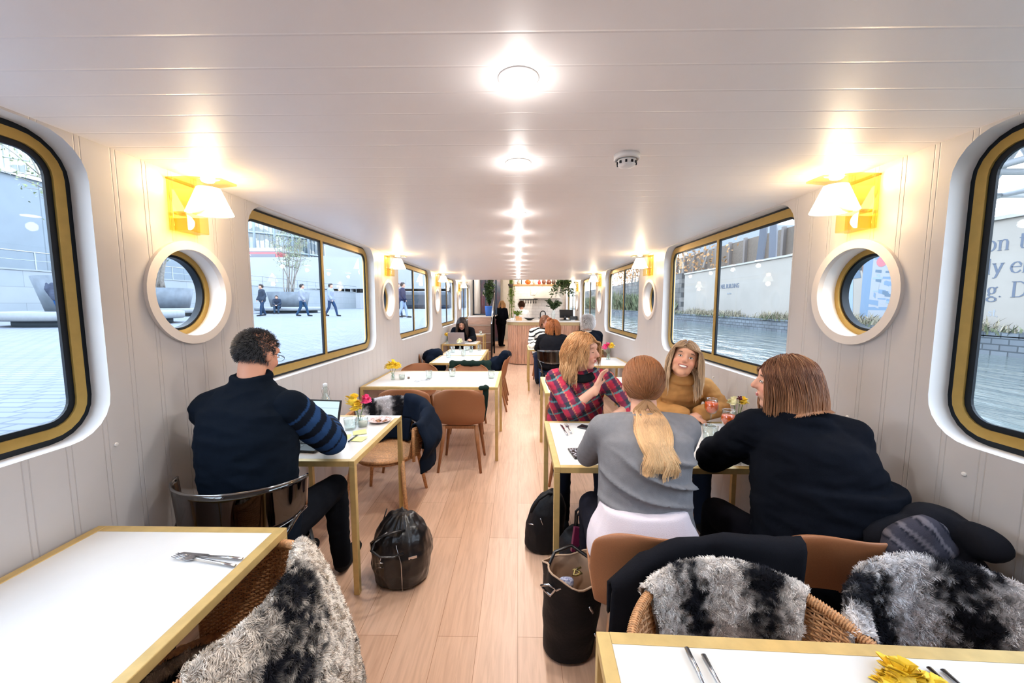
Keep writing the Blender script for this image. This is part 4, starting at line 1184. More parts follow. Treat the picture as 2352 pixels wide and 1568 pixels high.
for i, (x, y, rz_, lb) in enumerate(((-1.075, 2.33, 10, 'yellow sticky note under the laptop screen corner'), (-.965, 2.30, -8, 'yellow sticky note under the pen, nearest the table edge'), (-1.01, 2.42, 25, 'yellow sticky note behind the pen near the saucer'))):
    o = MB().grid(lambda u, v: ((u - .5) * .08, (v - .5) * .08, .0015 + .006 * u * v), 6, 6).build('sticky_note', M_note); o.location = (x, y, TZ + i * .0008); o.rotation_euler = (0, 0, rad(rz_)); tag(o, lb, 'paper', 'yellow sticky notes')
o = MB().box((0, 0, .001), (.26, .06, .002)).build('paper_sheet', M_pap); o.location = (-.99, 2.775, TZ); tag(o, 'white paper sheet along the far edge of laptop table', 'paper')
t = thing('glass_bottle', 'tall clear swing top water bottle behind the laptop', 'bottle', (-1.36, 2.70, TZ))
MB().lathe([(.002, .002), (.038, .002), (.041, .02), (.041, .11), (.034, .15), (.016, .185), (.014, .225), (.018, .232), (.018, .24), (.012, .24), (.012, .19), (.036, .11), (.036, .01), (.002, .008)], n=28, caps=False).build('body', M_glass, t)
MB().lathe([(.010, .238), (.015, .243), (.014, .26), (.002, .265)], n=16).build('stopper', mat('clear stopper', (.7, .75, .78), .1), t)
MB().tube([(.019, 0, .23), (.03, 0, .205), (.028, 0, .18), (.02, 0, .17)], .0014, 5).tube([(-.019, 0, .23), (-.026, 0, .205), (-.02, 0, .17)], .0014, 5).build('wire_clip', M_steel, t)
# --- wide left table
vase('vase with large yellow chrysanthemum on wide left table', -1.355, 4.17, [(0, 0, .085, .062, M_yel), (.04, .01, .07, .048, M_yel), (-.04, -.01, .068, .046, M_yel)])
candle('tea light jar beside yellow chrysanthemum on wide left table', -1.27, 4.21)
t = thing('salt_pot', 'tiny dark topped pot beside the tea light on wide left table', 'pot', (-1.205, 4.24, TZ)); MB().lathe([(.018, 0), (.02, .02), (.012, .026)], n=16).build('pot', M_glass, t); MB().lathe([(.013, .002), (.013, .018)], n=12).build('contents', mat('brown sugar', (.18, .08, .05), .9), t)
tumbler('left tumbler of three on the wide left table', -.985, 4.26); tumbler('middle tumbler of three on the wide left table', -.745, 4.37, .038, .09); tumbler('right tumbler of three on wide left table, at aisle end', -.295, 4.27, .038, .085)
# --- long left tables
vase('vase with pale yellow flower on the farther long left table', -1.03, 6.9, [(0, 0, .08, .055, M_cre)]); candle('tea light jar on the farther long left table', -.90, 6.86, 1.2)
for i, (x, y) in enumerate(((-1.1, 6.55), (-.8, 6.6), (-.86, 6.1), (-1.06, 5.9), (-.68, 6.85))): tumbler('%s glass on the long left tables' % ('far left', 'far right', 'centre', 'near left', 'back right corner')[i], x, y, .036, .10)
t = thing('white_box', 'small white box on the farther long left table', 'box', (-.93, 6.97, TZ)); MB().box((0, 0, .03), (.09, .04, .06), bev=.003).build('carton', M_pap, t); MB().box((0, -.021, .035), (.05, .002, .02)).build('print', mat('grey print', (.4, .38, .36), .7), t)
laptop('open pale grey laptop in front of the woman in black', -1.27, 8.15, 180, w=.34, d=.24, sh=.24, tilt=20, body=mat('pale lilac grey laptop', (.42, .38, .40), .4, .2))
vase('vase with yellow flower beside the grey laptop', -1.47, 8.05, [(0, 0, .085, .055, M_yel)], h=.10)
tumbler('glass on the small table near the stairs', -1.0, 10.4, .04, .1)
# --- table of four
def phone(label, x, y, rz_, screen):
    t = thing('mobile_phone', label, 'phone', (x, y, TZ + .001), rad(rz_), 'phones on the table of four'); MB().box((0, 0, .004), (.070, .142, .008), bev=.003).build('case', mat('black phone', (.008, .008, .010), .25), t); MB().box((0, 0, .0084), (.062, .124, .0008)).build('screen', screen, t)
def dotscreen():
    m, nt, N, L, b = newmat('phone screen of icons'); tc = N.new('ShaderNodeTexCoord'); v = N.new('ShaderNodeTexVoronoi'); v.inputs['Scale'].default_value = 75; v.distance = 'CHEBYCHEV'; L.new(tc.outputs['Object'], v.inputs[0]); rp = N.new('ShaderNodeValToRGB'); rp.color_ramp.elements[0].color = (.45, .45, .5, 1); rp.color_ramp.elements[0].position = .25; rp.color_ramp.elements[1].position = .4; rp.color_ramp.elements[1].color = (.008, .008, .01, 1); L.new(v.outputs['Distance'], rp.inputs[0]); L.new(rp.outputs[0], b.inputs['Base Color']); b.inputs['Roughness'].default_value = .25; return m
phone('black phone with patterned screen at near left of the women table', .325, 2.085, 8, dotscreen())
phone('black phone lying diagonally beside the woman in red check', .47, 2.53, 55, mat('dark phone glass', (.012, .012, .014), .12))
phone('black phone at elbow of woman in black by wine glasses', 1.16, 2.17, 40, mat('dark phone glass', (.012, .012, .014), .12))
def wine(label, x, y, fill):
    t = thing('wine_glass', label, 'wine glass', (x, y, TZ), 0, 'stemmed glasses of orange aperitif')
    prof = [(.034, .098), (.043, .125), (.044, .145), (.036, .185)]
    MB().lathe([(.002, .001), (.034, .002), (.034, .004), (.005, .008), (.004, .07), (.008, .083), (.030, .096), (.0425, .125), (.0435, .145), (.036, .188), (.0348, .188), (.042, .145), (.041, .125), (.028, .098), (.002, .088)], n=32, caps=False).build('glass_bowl', M_glass, t)
    MB().lathe([(.002, .0895), (.0275, .099), (.0405, .125), (.0418, .145), (.0385, fill), (.002, fill)] if fill > .13 else [(.002, .0895), (.0275, .099), (.039, .12), (.002, .12)], n=28, caps=False).build('drink', M_drink, t)
    MB().tube([(.0355 * math.cos(a), .0355 * math.sin(a), .188) for a in [2 * PI * i / 28 for i in range(28)]], .0010, 5, closed=True).build('rim', M_glassrim, t)
wine('stemmed glass of orange drink, farther of two on the women table', 1.295, 2.59, .168); wine('stemmed glass of orange drink, nearer of two on the women table', 1.262, 2.31, .158)
tumbler('large empty tumbler in front of the two stemmed glasses', 1.165, 2.33, .045, .085)
vase('vase with cream and yellow roses and dark red bud by the wall', 1.42, 2.50, [(-.03, 0, .10, .036, M_cre), (.04, .01, .10, .032, M_yel), (.005, -.01, .125, .018, M_drd)], h=.09, r=.028)
candle('tea light jar near the roses on the women table', 1.365, 2.42)
# --- tables behind
tumbler('single empty tumbler on the white table behind the women', .93, 3.9, .040, .085)
vase('vase with yellow flower on the table behind the camel jumper woman', 1.40, 4.05, [(0, 0, .09, .046, M_yel)])
vase('vase with pink and yellow flowers on the small table by right wall', 1.33, 5.75, [(-.05, 0, .09, .05, M_pnk), (.045, 0, .11, .05, M_yel), (-.01, .02, .125, .04, M_pnk)], h=.09, r=.03)
t = thing('paper_bag', 'crumpled white paper bag on corner of the table before the bar', 'paper bag', (.30, 7.25, TZ)); me_b = MB(); me_b.ell((0, 0, .045), (.11, .09, .05)); finish(remesh(me_b, .012, 2), 'bag', M_pap2 if 'M_pap2' in globals() else attrmat('paper bag', .8, .2, 0), t, lambda p: (.78, .72, .62), lambda p: .03 * noise.noise(p * 22))
t = thing('dinner_plate', 'white plate on the table before the bar', 'plate', (1.0, 7.4, TZ)); MB().lathe([(.002, .003), (.07, .003), (.12, .014), (.12, .018), (.07, .008), (.002, .008)], n=32, caps=False).build('dish', mat('white china', (.8, .8, .8), .2), t); MB().ell((0, 0, .02), (.05, .05, .015), n=12).build('food', mat('brown food', (.25, .12, .06), .8, var=.4, vscale=40), t)
tumbler('glass on the table before the bar beside the plate', .78, 7.5, .036, .1)

# ------------------------------------------------------------ bags and coats
M_leather = mat('glossy black leather', (.007, .0065, .008), .30, bump=.35, bscale=26, spec=.6)
M_nylon = mat('matt black nylon', (.005, .005, .007), .6, spec=.2, bump=.2, bscale=60)
M_lining = mat('beige suede lining', (.45, .30, .20), .8, var=.1)
def crease(p, s=9, a=.012):
    n_ = noise.noise(Vector((p.x * s, p.y * s, p.z * s * .45))); return a * (1 - abs(n_) * 2.6) + a * .4 * noise.noise(p * s * 3)
t = thing('leather_bag', 'slouchy glossy black leather holdall on the floor beside laptop table', 'bag', (-.655, 2.13, 0))
mb = MB()
X_, Y_ = Vector((1, 0, 0)), Vector((0, 1, 0))
loft(mb, [(Vector((-.01, 0, z)), X_, Y_, a, b) for z, a, b in ((.0, .105, .10), (.02, .135, .13), (.10, .170, .160), (.19, .172, .155), (.27, .138, .12), (.33, .10, .07), (.375, .055, .035))])
me = remesh(mb, .006, 4)
finish(me, 'bag_body', M_leather, t, None, lambda p: (.007 * max(0, (p.z - .12) / .25)) * (1.6 * noise.noise(Vector((math.cos(math.atan2(p.y, p.x)) * 3.2, math.sin(math.atan2(p.y, p.x)) * 3.2, p.z * 2.5)))) + crease(p, 8, .014) * (1 if p.z > .02 else .2))
MB().tube([(.03, -.155, .02), (.035, -.172, .10), (.03, -.165, .19), (.0, -.14, .255), (-.02, -.10, .30)], .0026, 6).build('zip', M_steel, t)
mb = MB().tube([(.04, -.150, .235), (.0, -.20, .245), (-.06, -.225, .262), (-.115, -.195, .275), (-.12, -.14, .285), (-.06, -.10, .32)], .0085, 8, flat=.6).tube([(.03, -.09, .33), (-.02, -.14, .345), (-.09, -.17, .33), (-.14, -.13, .28), (-.155, -.08, .20)], .0085, 8, flat=.6)
mb.build('handle', M_leather, t)
MB().tube([(-.12, .02, .24), (-.13, .03, .31), (-.105, .03, .385)], [.010, .010, .008], 6, flat=.4).build('strap', M_leather, t)
mb = MB().tube([(-.085 + a, -.165, .175 + b) for a, b in ((-.02, -.012), (.02, -.014), (.018, .012), (-.018, .012))], .003, 5, closed=True); mb.tube([(-.085, -.165, .19), (-.08, -.155, .215)], .004, 5)
mb.build('buckle', M_steel, t)
MB().box((.085, -.135, .20), (.045, .004, .014), rot(z=25)).build('zip_pull', M_steel, t)
t = thing('backpack', 'rounded black backpack on floor by aisle leg of women table', 'backpack', (.17, 2.42, 0))
mb = MB(); loft(mb, [(Vector((dx, .0, z)), X_, Y_, a, b) for z, a, b, dx in ((.0, .11, .09, 0), (.03, .125, .11, 0), (.15, .125, .115, .01), (.26, .110, .10, .03), (.34, .07, .07, .05), (.375, .03, .03, .06))])
finish(remesh(mb, .008, 4), 'bag_body', M_nylon, t, None, lambda p: crease(p, 9, .005))
MB().tube([(.06, -.02, .36), (.02, -.06, .385), (-.04, -.07, .35), (-.09, -.08, .27)], .009, 6).build('handle', M_nylon, t)
MB().tube([(-.10, -.085, .20), (-.07, -.105, .205)], .004, 5).tube([(-.03, -.11, .25), (-.015, -.115, .21)], .003, 5).build('zip_pull', M_steel, t)
t = thing('tote_bag', 'black tote bag with arched handles and purple book inside', 'bag', (.375, 2.14, 0))
mb = MB(); loft(mb, [(Vector((0, 0, z)), X_, Y_, a, b) for z, a, b in ((.0, .13, .12), (.03, .15, .14), (.16, .15, .14), (.24, .12, .10), (.27, .10, .07))])
finish(remesh(mb, .008, 3), 'bag_body', M_nylon, t, None, lambda p: crease(p, 9, .009))
for s_ in (0, .045): MB().tube([(-.04, s_, .25), (-.035, s_ + .01, .36), (.01, s_ + .01, .405), (.055, s_, .38), (.06, s_, .27)], .0075, 8).build('handle', M_leather, t)
o = MB().box((0, 0, 0), (.09, .025, .13), bev=.003).build('purple_book', mat('dark purple cover', (.15, .012, .055), .4)); o.location = (.345, 2.06, .27); o.rotation_euler = (rad(-12), rad(12), rad(10)); tag(o, 'purple notebook sticking out of the black tote bag', 'book')
t = thing('bucket_bag', 'tall black leather bucket bag standing open, beige lining, metal clasp', 'bag', (.232, 1.655, 0))
NB = 40
def bk(u, v):
    a = 2 * PI * u; k = .86 + .24 * v if v < .8 else 1.05 + .05 * (v - .8) * 5; w_ = 1 + .10 * math.sin(a * 3 + 1) * v ** 3 + .05 * math.sin(a * 7) * v ** 4
    z = .015 + .385 * v + .03 * v ** 3 * math.sin(a * 2 + .6)
    return (.125 * k * w_ * math.cos(a) + .02 * v, .105 * k * w_ * math.sin(a), z)
def bko(u, v):
    p = Vector(bk(u, v)); return p + Vector((math.cos(2 * PI * u), math.sin(2 * PI * u), 0)) * (.006 + .006 * noise.noise(p * 14))
MB().grid(bko, NB, 16, wrap=True).add([bko(i / NB, 0) for i in range(NB)], [tuple(range(NB - 1, -1, -1))]).build('bag_body', M_nylon, t)
MB().grid(lambda u, v: bk(u, v if v > .3 else .3), NB, 16, wrap=True, flip=True).add([(Vector(bk(i / NB, .32))) for i in range(NB)], [tuple(range(NB))]).build('lining', M_lining, t)
MB().tube([Vector(bk(i / NB, 1)) + Vector((math.cos(2 * PI * i / NB), math.sin(2 * PI * i / NB), 0)) * .003 for i in range(NB)], .0045, 6, closed=True).build('rim', M_lining, t)
MB().tube([(-.115, -.06, .33), (-.13, -.07, .36), (-.10, -.09, .38), (-.07, -.09, .36), (-.09, -.08, .32)], .006, 6, closed=True).tube([(-.07, -.10, .36), (-.03, -.11, .39)], .005, 6).tube([(.07, -.112, .30), (.085, -.112, .27)], .006, 6).tube([(.10, -.09, .16), (.105, -.09, .14)], .006, 6).build('clasp', M_steel, t)
MB().tube([(.12, .02, .36), (.10, .06, .40), (.02, .09, .44), (-.06, .07, .42), (-.11, .0, .36)], .008, 6).build('handle', M_leather, t)
o = MB().lathe([(.002, 0), (.030, 0), (.032, .01), (.032, .028), (.022, .034), (.002, .036)], n=32).build('glass_jar', mat('mottled blue white lid', (.55, .58, .70), .15, col2=(.12, .14, .30), vscale=120)); o.location = (.215, 1.615, .335); o.rotation_euler = (rad(-25), 0, 0); tag(o, 'round blue and white patterned compact inside the open bucket bag', 'compact')
o = MB().tube([(0, 0, 0), (.01, .01, .02), (.03, .012, .01), (.035, -.01, .02), (.012, -.014, .012)], .006, 6, closed=True).tube([(.0, .02, .01), (.04, .03, .02)], .005, 6).build('key_bunch', mat('dark keys with brass', (.10, .09, .06), .3, .8, col2=(.5, .35, .1), vscale=70)); o.location = (.255, 1.69, .33); tag(o, 'bunch of keys inside the open bucket bag', 'keys')
M_coatN = mat('navy wool coat', (.004, .008, .018), .95, spec=.1, bump=.2, bscale=200)
M_coatB = mat('black wool coat', (.008, .008, .011), .95, spec=.1, bump=.2, bscale=200)
def pile(name, label, cat, segs, m, amp=.012, vox=.009, s=8, smooth=5, colfn=None, parts=None):
    mb = MB()
    for a, b, ra, rb in segs: caps(mb, a, b, ra, rb)
    for c, r in (parts or []): mb.ell(c, r, n=20, k=14)
    me = remesh(mb, vox, smooth); root = finish(me, name, m, None, colfn, lambda p: amp * (1 - abs(noise.noise(Vector((p.x * s, p.y * s, p.z * s * .5)))) * 3) + amp * .4 * noise.noise(p * s * 3)); return tag(root, label, cat)
def sheet(name, label, cat, fn, nu, nv, th, m, amp=.01, s=9):
    mb = MB()
    P = [[Vector(fn(i / nu, j / nv)) for i in range(nu + 1)] for j in range(nv + 1)]
    def nr(i, j):
        a = P[j][min(i + 1, nu)] - P[j][max(i - 1, 0)]; b = P[min(j + 1, nv)][i] - P[max(j - 1, 0)][i]; n_ = a.cross(b); return n_.normalized() if n_.length > 1e-9 else Vector((0, 0, 1))
    Q = [P[j][i] + nr(i, j) * amp * (1 - 2.6 * abs(noise.noise(Vector((P[j][i].x * s, P[j][i].y * s, P[j][i].z * s * .45))))) for j in range(nv + 1) for i in range(nu + 1)]
    w_ = nu + 1; mb.add(Q, [(j * w_ + i, j * w_ + i + 1, (j + 1) * w_ + i + 1, (j + 1) * w_ + i) for j in range(nv) for i in range(nu)], 0, True)
    o = mb.build(name, m); solid(o, th); return tag(o, label, cat)
def lobe(u, v):
    th = rad(-12) - rad(108) * u; s_ = v * .66
    if s_ < .14: return tub(th, 1.03 - (.14 - s_) / .34) - tubn(th) * .045
    s_ -= .14
    if s_ < .09: a = PI * s_ / .09; return tub(th, 1.03) - tubn(th) * math.cos(a) * .045 + V(0, 0, math.sin(a) * .040)
    s_ -= .09
    return tub(th, 1.0) + tubn(th) * (.045 + .055 * math.sin(min(1, s_ / .3) * PI)) - V(0, 0, s_ * (1 - .25 * u))
def band_in(u, v):
    th = rad(66) - rad(100) * u; return tub(th, .62 - .52 * v) - tubn(th) * (.050 + .02 * math.sin(u * 7))
mb = MB(); st_ = 0
for fn_, nu_, nv_ in ((lobe, 36, 40), (band_in, 30, 10)):
    k0 = len(mb.v); mb.grid(lambda u, v: RC[3] @ Vector(fn_(u, v)), nu_, nv_)
    for i_ in range(k0, len(mb.v)): p_ = Vector(mb.v[i_]); d_ = (p_ - RC[3].translation); d_.z = 0; d_ = d_.normalized(); mb.v[i_] = tuple(p_ + d_ * .016 * (1 - 2.4 * abs(noise.noise(Vector((p_.x * 9, p_.y * 9, p_.z * 3.5))))))
o = mb.build('navy_coat', M_coatN); solid(o, .012); tag(o, 'navy coat hanging over the aisle side of rattan chair by laptop table', 'coat')
def blk(u, v):
    top = [(.30, 1.19, .66), (.40, 1.20, .75), (.52, 1.203, .80), (.66, 1.205, .812), (.80, 1.215, .80), (.92, 1.22, .80)]
    k = u * 5; i = min(int(k), 4); f = k - i; p = Vector(top[i]).lerp(Vector(top[i + 1]), f)
    s_ = v * .62
    if s_ < .12: return p + Vector((0, .042, -.12 + s_)) 
    if s_ < .17: a = PI * (s_ - .12) / .05; return p + Vector((0, .042 * math.cos(a) * .5 + .021 - .021 , .018 * math.sin(a))) + Vector((0, 0.0, 0))
    return p + Vector((-.05 * (s_ - .17), -.022 - .01 * math.sin(u * 9), -(s_ - .17)))
sheet('black_coat', 'black coat draped over the chair back behind the woman in grey', 'coat', blk, 40, 30, .012, M_coatB, .006)
pile('black_jacket', 'bundled black jacket squeezed between chair back and right wall', 'jacket', [], M_coatB, .008, parts=[((1.41, 1.29, .79), (.145, .075, .10)), ((1.30, 1.28, .77), (.12, .06, .09)), ((1.465, 1.205, .82), (.058, .075, .050)), ((1.40, 1.22, .68), (.12, .07, .10))])
def tart(p):
    a = (p.x * .9 + p.z * .7 + .02 * noise.noise(p * 9)) / .060 % 1; return (.045, .042, .055) if a < .60 else ((.015, .015, .022) if a < .72 else (.13, .115, .13))
pile('tartan_scarf', 'dark grey tartan scarf lying over the bundled black jacket', 'scarf', [], M_cloth, .007, colfn=tart, parts=[((1.305, 1.235, .815), (.105, .045, .065)), ((1.34, 1.225, .775), (.09, .045, .06)), ((1.245, 1.225, .78), (.05, .035, .05))])
pile('navy_jacket', 'navy jacket heaped on the chair against left wall by long tables', 'jacket', [((-1.46, 6.3, .72), (-1.32, 6.25, .76), .09, .10), ((-1.38, 6.2, .66), (-1.22, 6.2, .56), .10, .08), ((-1.42, 6.45, .6), (-1.34, 6.25, .55), .11, .12)], M_coatN, .015, .014)
pile('green_coat', 'dark green coat draped over a chair on far side of wide left table', 'coat', [((-.86, 5.07, .80), (-.38, 5.07, .79), .035, .04), ((-.40, 5.06, .78), (-.36, 5.02, .5), .045, .05), ((-.85, 5.06, .78), (-.9, 5.05, .62), .035, .03)], mat('dark green wool', (.010, .022, .018), .95, spec=.1), .008, .010)
pile('navy_coat', 'navy coat slung over aisle side chair of the long left tables', 'coat', [((-.20, 5.62, .84), (-.15, 5.95, .80), .05, .05), ((-.32, 5.7, .70), (-.42, 5.9, .56), .10, .10), ((-.22, 5.62, .80), (-.34, 5.7, .60), .06, .08)], M_coatN, .014, .012)
pile('dark_scarf', 'dark green scarf on the back of the fully visible tan chair', 'scarf', [((-.34, 3.53, .80), (-.29, 3.55, .80), .022, .026), ((-.30, 3.56, .80), (-.305, 3.60, .62), .028, .022), ((-.305, 3.6, .62), (-.33, 3.64, .46), .022, .012)], mat('dark green wool', (.010, .022, .018), .95, spec=.1), .004, .007)

t0 = None
for s_, y, z, lb in ((-1, 1.47, 1.02, 'small white screw cap on left wall below the front window corner'), (-1, 1.06, .96, 'small white screw cap on left wall above the front table'), (1, 1.86, 1.03, 'small white screw cap on right wall beside the woman in black'), (1, 1.36, .97, 'small white screw cap on right wall below the front window'), (1, 3.15, .98, 'small white screw cap on right wall beyond camel jumper woman')):
    o = MB().lathe([(.008, 0), (.008, .003), (.005, .005), (.001, .005)], n=16, R=rot(y=-90 * s_)).build('screw_cap', M_white); o.location = (s_ * 1.58, y, z); tag(o, lb, 'screw cap', 'screw caps on the walls')
# ============================================================ OUTSIDE, LEFT: PLAZA
M_pave = None
def brickmat(name, c1, c2, mortar, w, h, rough=.8, scale=1.0, bump=.3, ms=.012, axes='xy', var=.1):
    m, nt, N, L, b = newmat(name)
    tc = N.new('ShaderNodeTexCoord'); src = tc.outputs['Object']
    if axes == 'yz':
        sp = N.new('ShaderNodeSeparateXYZ'); cb = N.new('ShaderNodeCombineXYZ'); L.new(src, sp.inputs[0]); L.new(sp.outputs[1], cb.inputs[0]); L.new(sp.outputs[2], cb.inputs[1]); src = cb.outputs[0]
    if axes == 'xz':
        sp = N.new('ShaderNodeSeparateXYZ'); cb = N.new('ShaderNodeCombineXYZ'); L.new(src, sp.inputs[0]); L.new(sp.outputs[0], cb.inputs[0]); L.new(sp.outputs[2], cb.inputs[1]); src = cb.outputs[0]
    br = N.new('ShaderNodeTexBrick'); br.inputs['Scale'].default_value = scale; br.inputs['Brick Width'].default_value = w; br.inputs['Row Height'].default_value = h
    br.inputs['Mortar Size'].default_value = ms; br.inputs['Color1'].default_value = c1 + (1,); br.inputs['Color2'].default_value = c2 + (1,); br.inputs['Mortar'].default_value = mortar + (1,)
    L.new(src, br.inputs['Vector'])
    nz = N.new('ShaderNodeTexNoise'); nz.inputs['Scale'].default_value = 1.3; nz.inputs['Detail'].default_value = 6; L.new(tc.outputs['Object'], nz.inputs['Vector'])
    rp = N.new('ShaderNodeValToRGB'); rp.color_ramp.elements[0].color = (1 - var * 2,) * 3 + (1,); rp.color_ramp.elements[1].color = (1 + var,) * 3 + (1,); L.new(nz.outputs['Fac'], rp.inputs['Fac'])
    mx = N.new('ShaderNodeMix'); mx.data_type = 'RGBA'; mx.blend_type = 'MULTIPLY'; mx.inputs['Factor'].default_value = 1; L.new(br.outputs['Color'], mx.inputs['A']); L.new(rp.outputs['Color'], mx.inputs['B']); L.new(mx.outputs['Result'], b.inputs['Base Color'])
    b.inputs['Roughness'].default_value = rough
    bp = N.new('ShaderNodeBump'); bp.inputs['Strength'].default_value = bump; bp.inputs['Distance'].default_value = .02; bp.invert = True
    L.new(br.outputs['Fac'], bp.inputs['Height']); L.new(bp.outputs['Normal'], b.inputs['Normal'])
    return m
ZP = .88
M_pave = brickmat('pale cobble paving', (.145, .160, .19), (.118, .133, .165), (.07, .085, .11), .24, .12)
M_slab = brickmat('white stone cladding', (.24, .265, .29), (.22, .25, .275), (.16, .18, .20), 2.4, .8, axes='yz', bump=.1, var=.05)
M_conc = brickmat('pale concrete panels', (.165, .20, .235), (.15, .185, .22), (.11, .135, .16), 3.2, 9.0, axes='yz', bump=.1, var=.06, ms=.03)
struct(MB().box((-33, 45, ZP - .3), (62, 200, .6)).build('ground', M_pave))
struct(MB().box((-1.93, 45, ZP - .32), (.3, 200, .66)).build('trim_1', mat('quay coping stone', (.42, .42, .42), .8, var=.1)))
tag(MB().box((-24.6, 26, (ZP + 3.2) / 2), (.3, 66, 3.2 - ZP)).box((-24.6, 26, 3.25), (.36, 66, .08)).build('terrace_wall', M_slab), 'long low wall of white stone panels across the plaza', 'wall')
M_rail = mat('galvanised rail', (.30, .33, .36), .4, .6)
mb = MB()
for k in range(34): mb.box((-24.75, -6 + 2 * k, 3.72), (.05, .05, .9))
mb.tube([(-24.75, -7, 4.18), (-24.75, 60, 4.18)], .03, 6).tube([(-24.75, -7, 3.75), (-24.75, 60, 3.75)], .015, 6)
tag(mb.build('railing', M_rail), 'thin metal railing on top of the white plaza wall', 'railing')
t = thing('concrete_building', 'tall pale concrete building behind the plaza, seen through front left window', 'building', (-32, 12, ZP))
MB().box((0, 3, 3.9), (8, 44, 7.8)).build('facade', M_conc, t)
MB().box((0, 3, 7.9), (8.3, 44.3, .25)).build('parapet', M_rail, t)
# planters with multi-stemmed trees
M_pot = mat('dark grey planter', (.10, .12, .145), .6, var=.15, vscale=3)
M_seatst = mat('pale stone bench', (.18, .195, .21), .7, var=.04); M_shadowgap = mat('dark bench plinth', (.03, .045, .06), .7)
M_leaf = mat('pale autumn leaves', (.20, .24, .13), .7, var=.4, vscale=2); M_bark = mat('grey bark', (.17, .15, .13), .8, var=.2)
def planter(label, treelabel, x, y, seed, h=4.6, nl=1500, r=1.5):
    t = thing('tree_planter', label, 'planter', (x, y, ZP), 0, 'round plaza planters')
    MB().lathe([(2.2, .18), (2.25, .22), (2.25, .42), (2.1, .45), (1.3, .45)], n=40).build('bench_seat', M_seatst, t)
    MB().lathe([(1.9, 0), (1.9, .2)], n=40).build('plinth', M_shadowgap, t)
    mb = MB().lathe([(1.2, .43), (1.45, 1.55), (1.35, 1.55), (1.3, 1.45), (.02, 1.45)], n=36)
    mb.build('pot', M_pot, t)
    T = thing('plaza_tree', treelabel, 'tree', (x, y, ZP + 1.4), 0, 'trees in plaza planters')
    rnd = random.Random(seed); mb = MB(); lf = MB(); tips = []
    for k in range(9):
        a = rnd.uniform(0, 2 * PI); p = Vector((rnd.uniform(-.3, .3), rnd.uniform(-.3, .3), 0)); d = Vector((math.cos(a) * .22, math.sin(a) * .22, 1)); pts = [p.copy()]
        for g in range(9):
            p = p + d.normalized() * h / 9; d += Vector((rnd.uniform(-.12, .12), rnd.uniform(-.12, .12), 0)); pts.append(p.copy())
            if g > 2:
                for b in range(2):
                    e = p + Vector((rnd.uniform(-1, 1), rnd.uniform(-1, 1), rnd.uniform(0, .7))) * .55 * r; mb.tube([p, (p + e) / 2 + Vector((0, 0, .05)), e], [.016, .010, .004], 4); tips.append((p, e))
        mb.tube(pts, [.05 * (1 - g / 11) for g in range(10)], 6)
    mb.build('branches', M_bark, T)
    for k in range(nl):
        p, e = rnd.choice(tips); c = p.lerp(e, rnd.uniform(.3, 1.1)) + Vector((rnd.gauss(0, .12), rnd.gauss(0, .12), rnd.gauss(0, .12))); R = rot(rnd.uniform(0, 360), rnd.uniform(0, 360), rnd.uniform(0, 360))
        s_ = rnd.uniform(.035, .07); lf.add([c + R @ Vector(q) * s_ for q in ((-1, 0, 0), (0, -.5, .1), (1, 0, 0), (0, .5, .1))], [(0, 1, 2, 3)])
    lf.build('foliage', M_leaf, T)
planter('round grey planter with bench, through second left window', 'sparse multi stemmed tree seen through the second left window', -17.3, 29.5, 1)
planter('round grey planter with bench, through the near left porthole', 'sparse tree seen through the nearest left porthole', -20.0, 21.8, 2, 4.2)
planter('round planter with dark bench edge, in the front left window', 'sparse tree in the front left window before the concrete building', -14.3, 13.2, 3, 4.4, 2200, 2.3)
# road deck, underpass and glass office block
t = thing('road_bridge', 'white road bridge with dark underpass beyond the plaza', 'bridge', (-38, 62, ZP))
M_deck = mat('white painted concrete', (.23, .25, .275), .7, var=.04, vscale=.3)
MB().box((-8, 0, 5.4), (70, 3, 4.8)).box((-8, 0, 1.2), (70, 2.2, 2.4)).build('deck_wall', M_deck, t)
MB().box((10, 1.6, 2.7), (36, 1.0, 1.5)).build('underpass', mat('dark underpass soffit', (.03, .035, .045), .7), t)
mb = MB()
for k in range(9): mb.box((-4 + k * 4, -.6, 2.8), (.35, .5, 1.6))
mb.build('column', M_deck, t, kind='stuff')
t = thing('bus', 'red and white bus blurred on the road bridge through left window', 'bus', (-44, 65.4, 7.6))
MB().box((0, 0, 1.3), (10, 2.4, 2.2), bev=.2).build('lower_body', mat('red bus paint', (.30, .06, .07), .3), t)
MB().box((0, 0, 2.7), (10, 2.4, .7), bev=.2).build('upper_body', mat('white bus paint', (.30, .30, .32), .3), t)
MB().box((0, -1.22, 1.7), (9, .06, .6)).build('window_band', mat('dark bus glass', (.08, .09, .12), .1), t)
def office(label, cx, cy, r, a0, a1, fl, n, z0, fh=3.4):
    t = thing('office_building', label, 'building', (cx, cy, ZP))
    P = lambda a, rr, z: (rr * math.cos(a), rr * math.sin(a), z)
    A = [rad(a0 + (a1 - a0) * i / n) for i in range(n + 1)]
    mb = MB().grid(lambda u, v: P(A[0] + (A[-1] - A[0]) * u, r, z0 + v * fl * fh), n * 2, fl); mb.build('curtain_wall', M_glassb, t)
    mb = MB()
    for k in range(fl + 1): mb.tube([P(a, r + .15, z0 + k * fh) for a in A], .22, 4)
    mb.build('floor_band', M_bluew, t)
    mb = MB()
    for i, a in enumerate(A): mb.tube([P(a, r + .1, z0), P(a, r + .1, z0 + fl * fh)], .07 if i % 4 else .3, 4)
    mb.build('mullion', M_bluew, t)
M_bluew = mat('pale blue steel', (.25, .31, .36), .5)
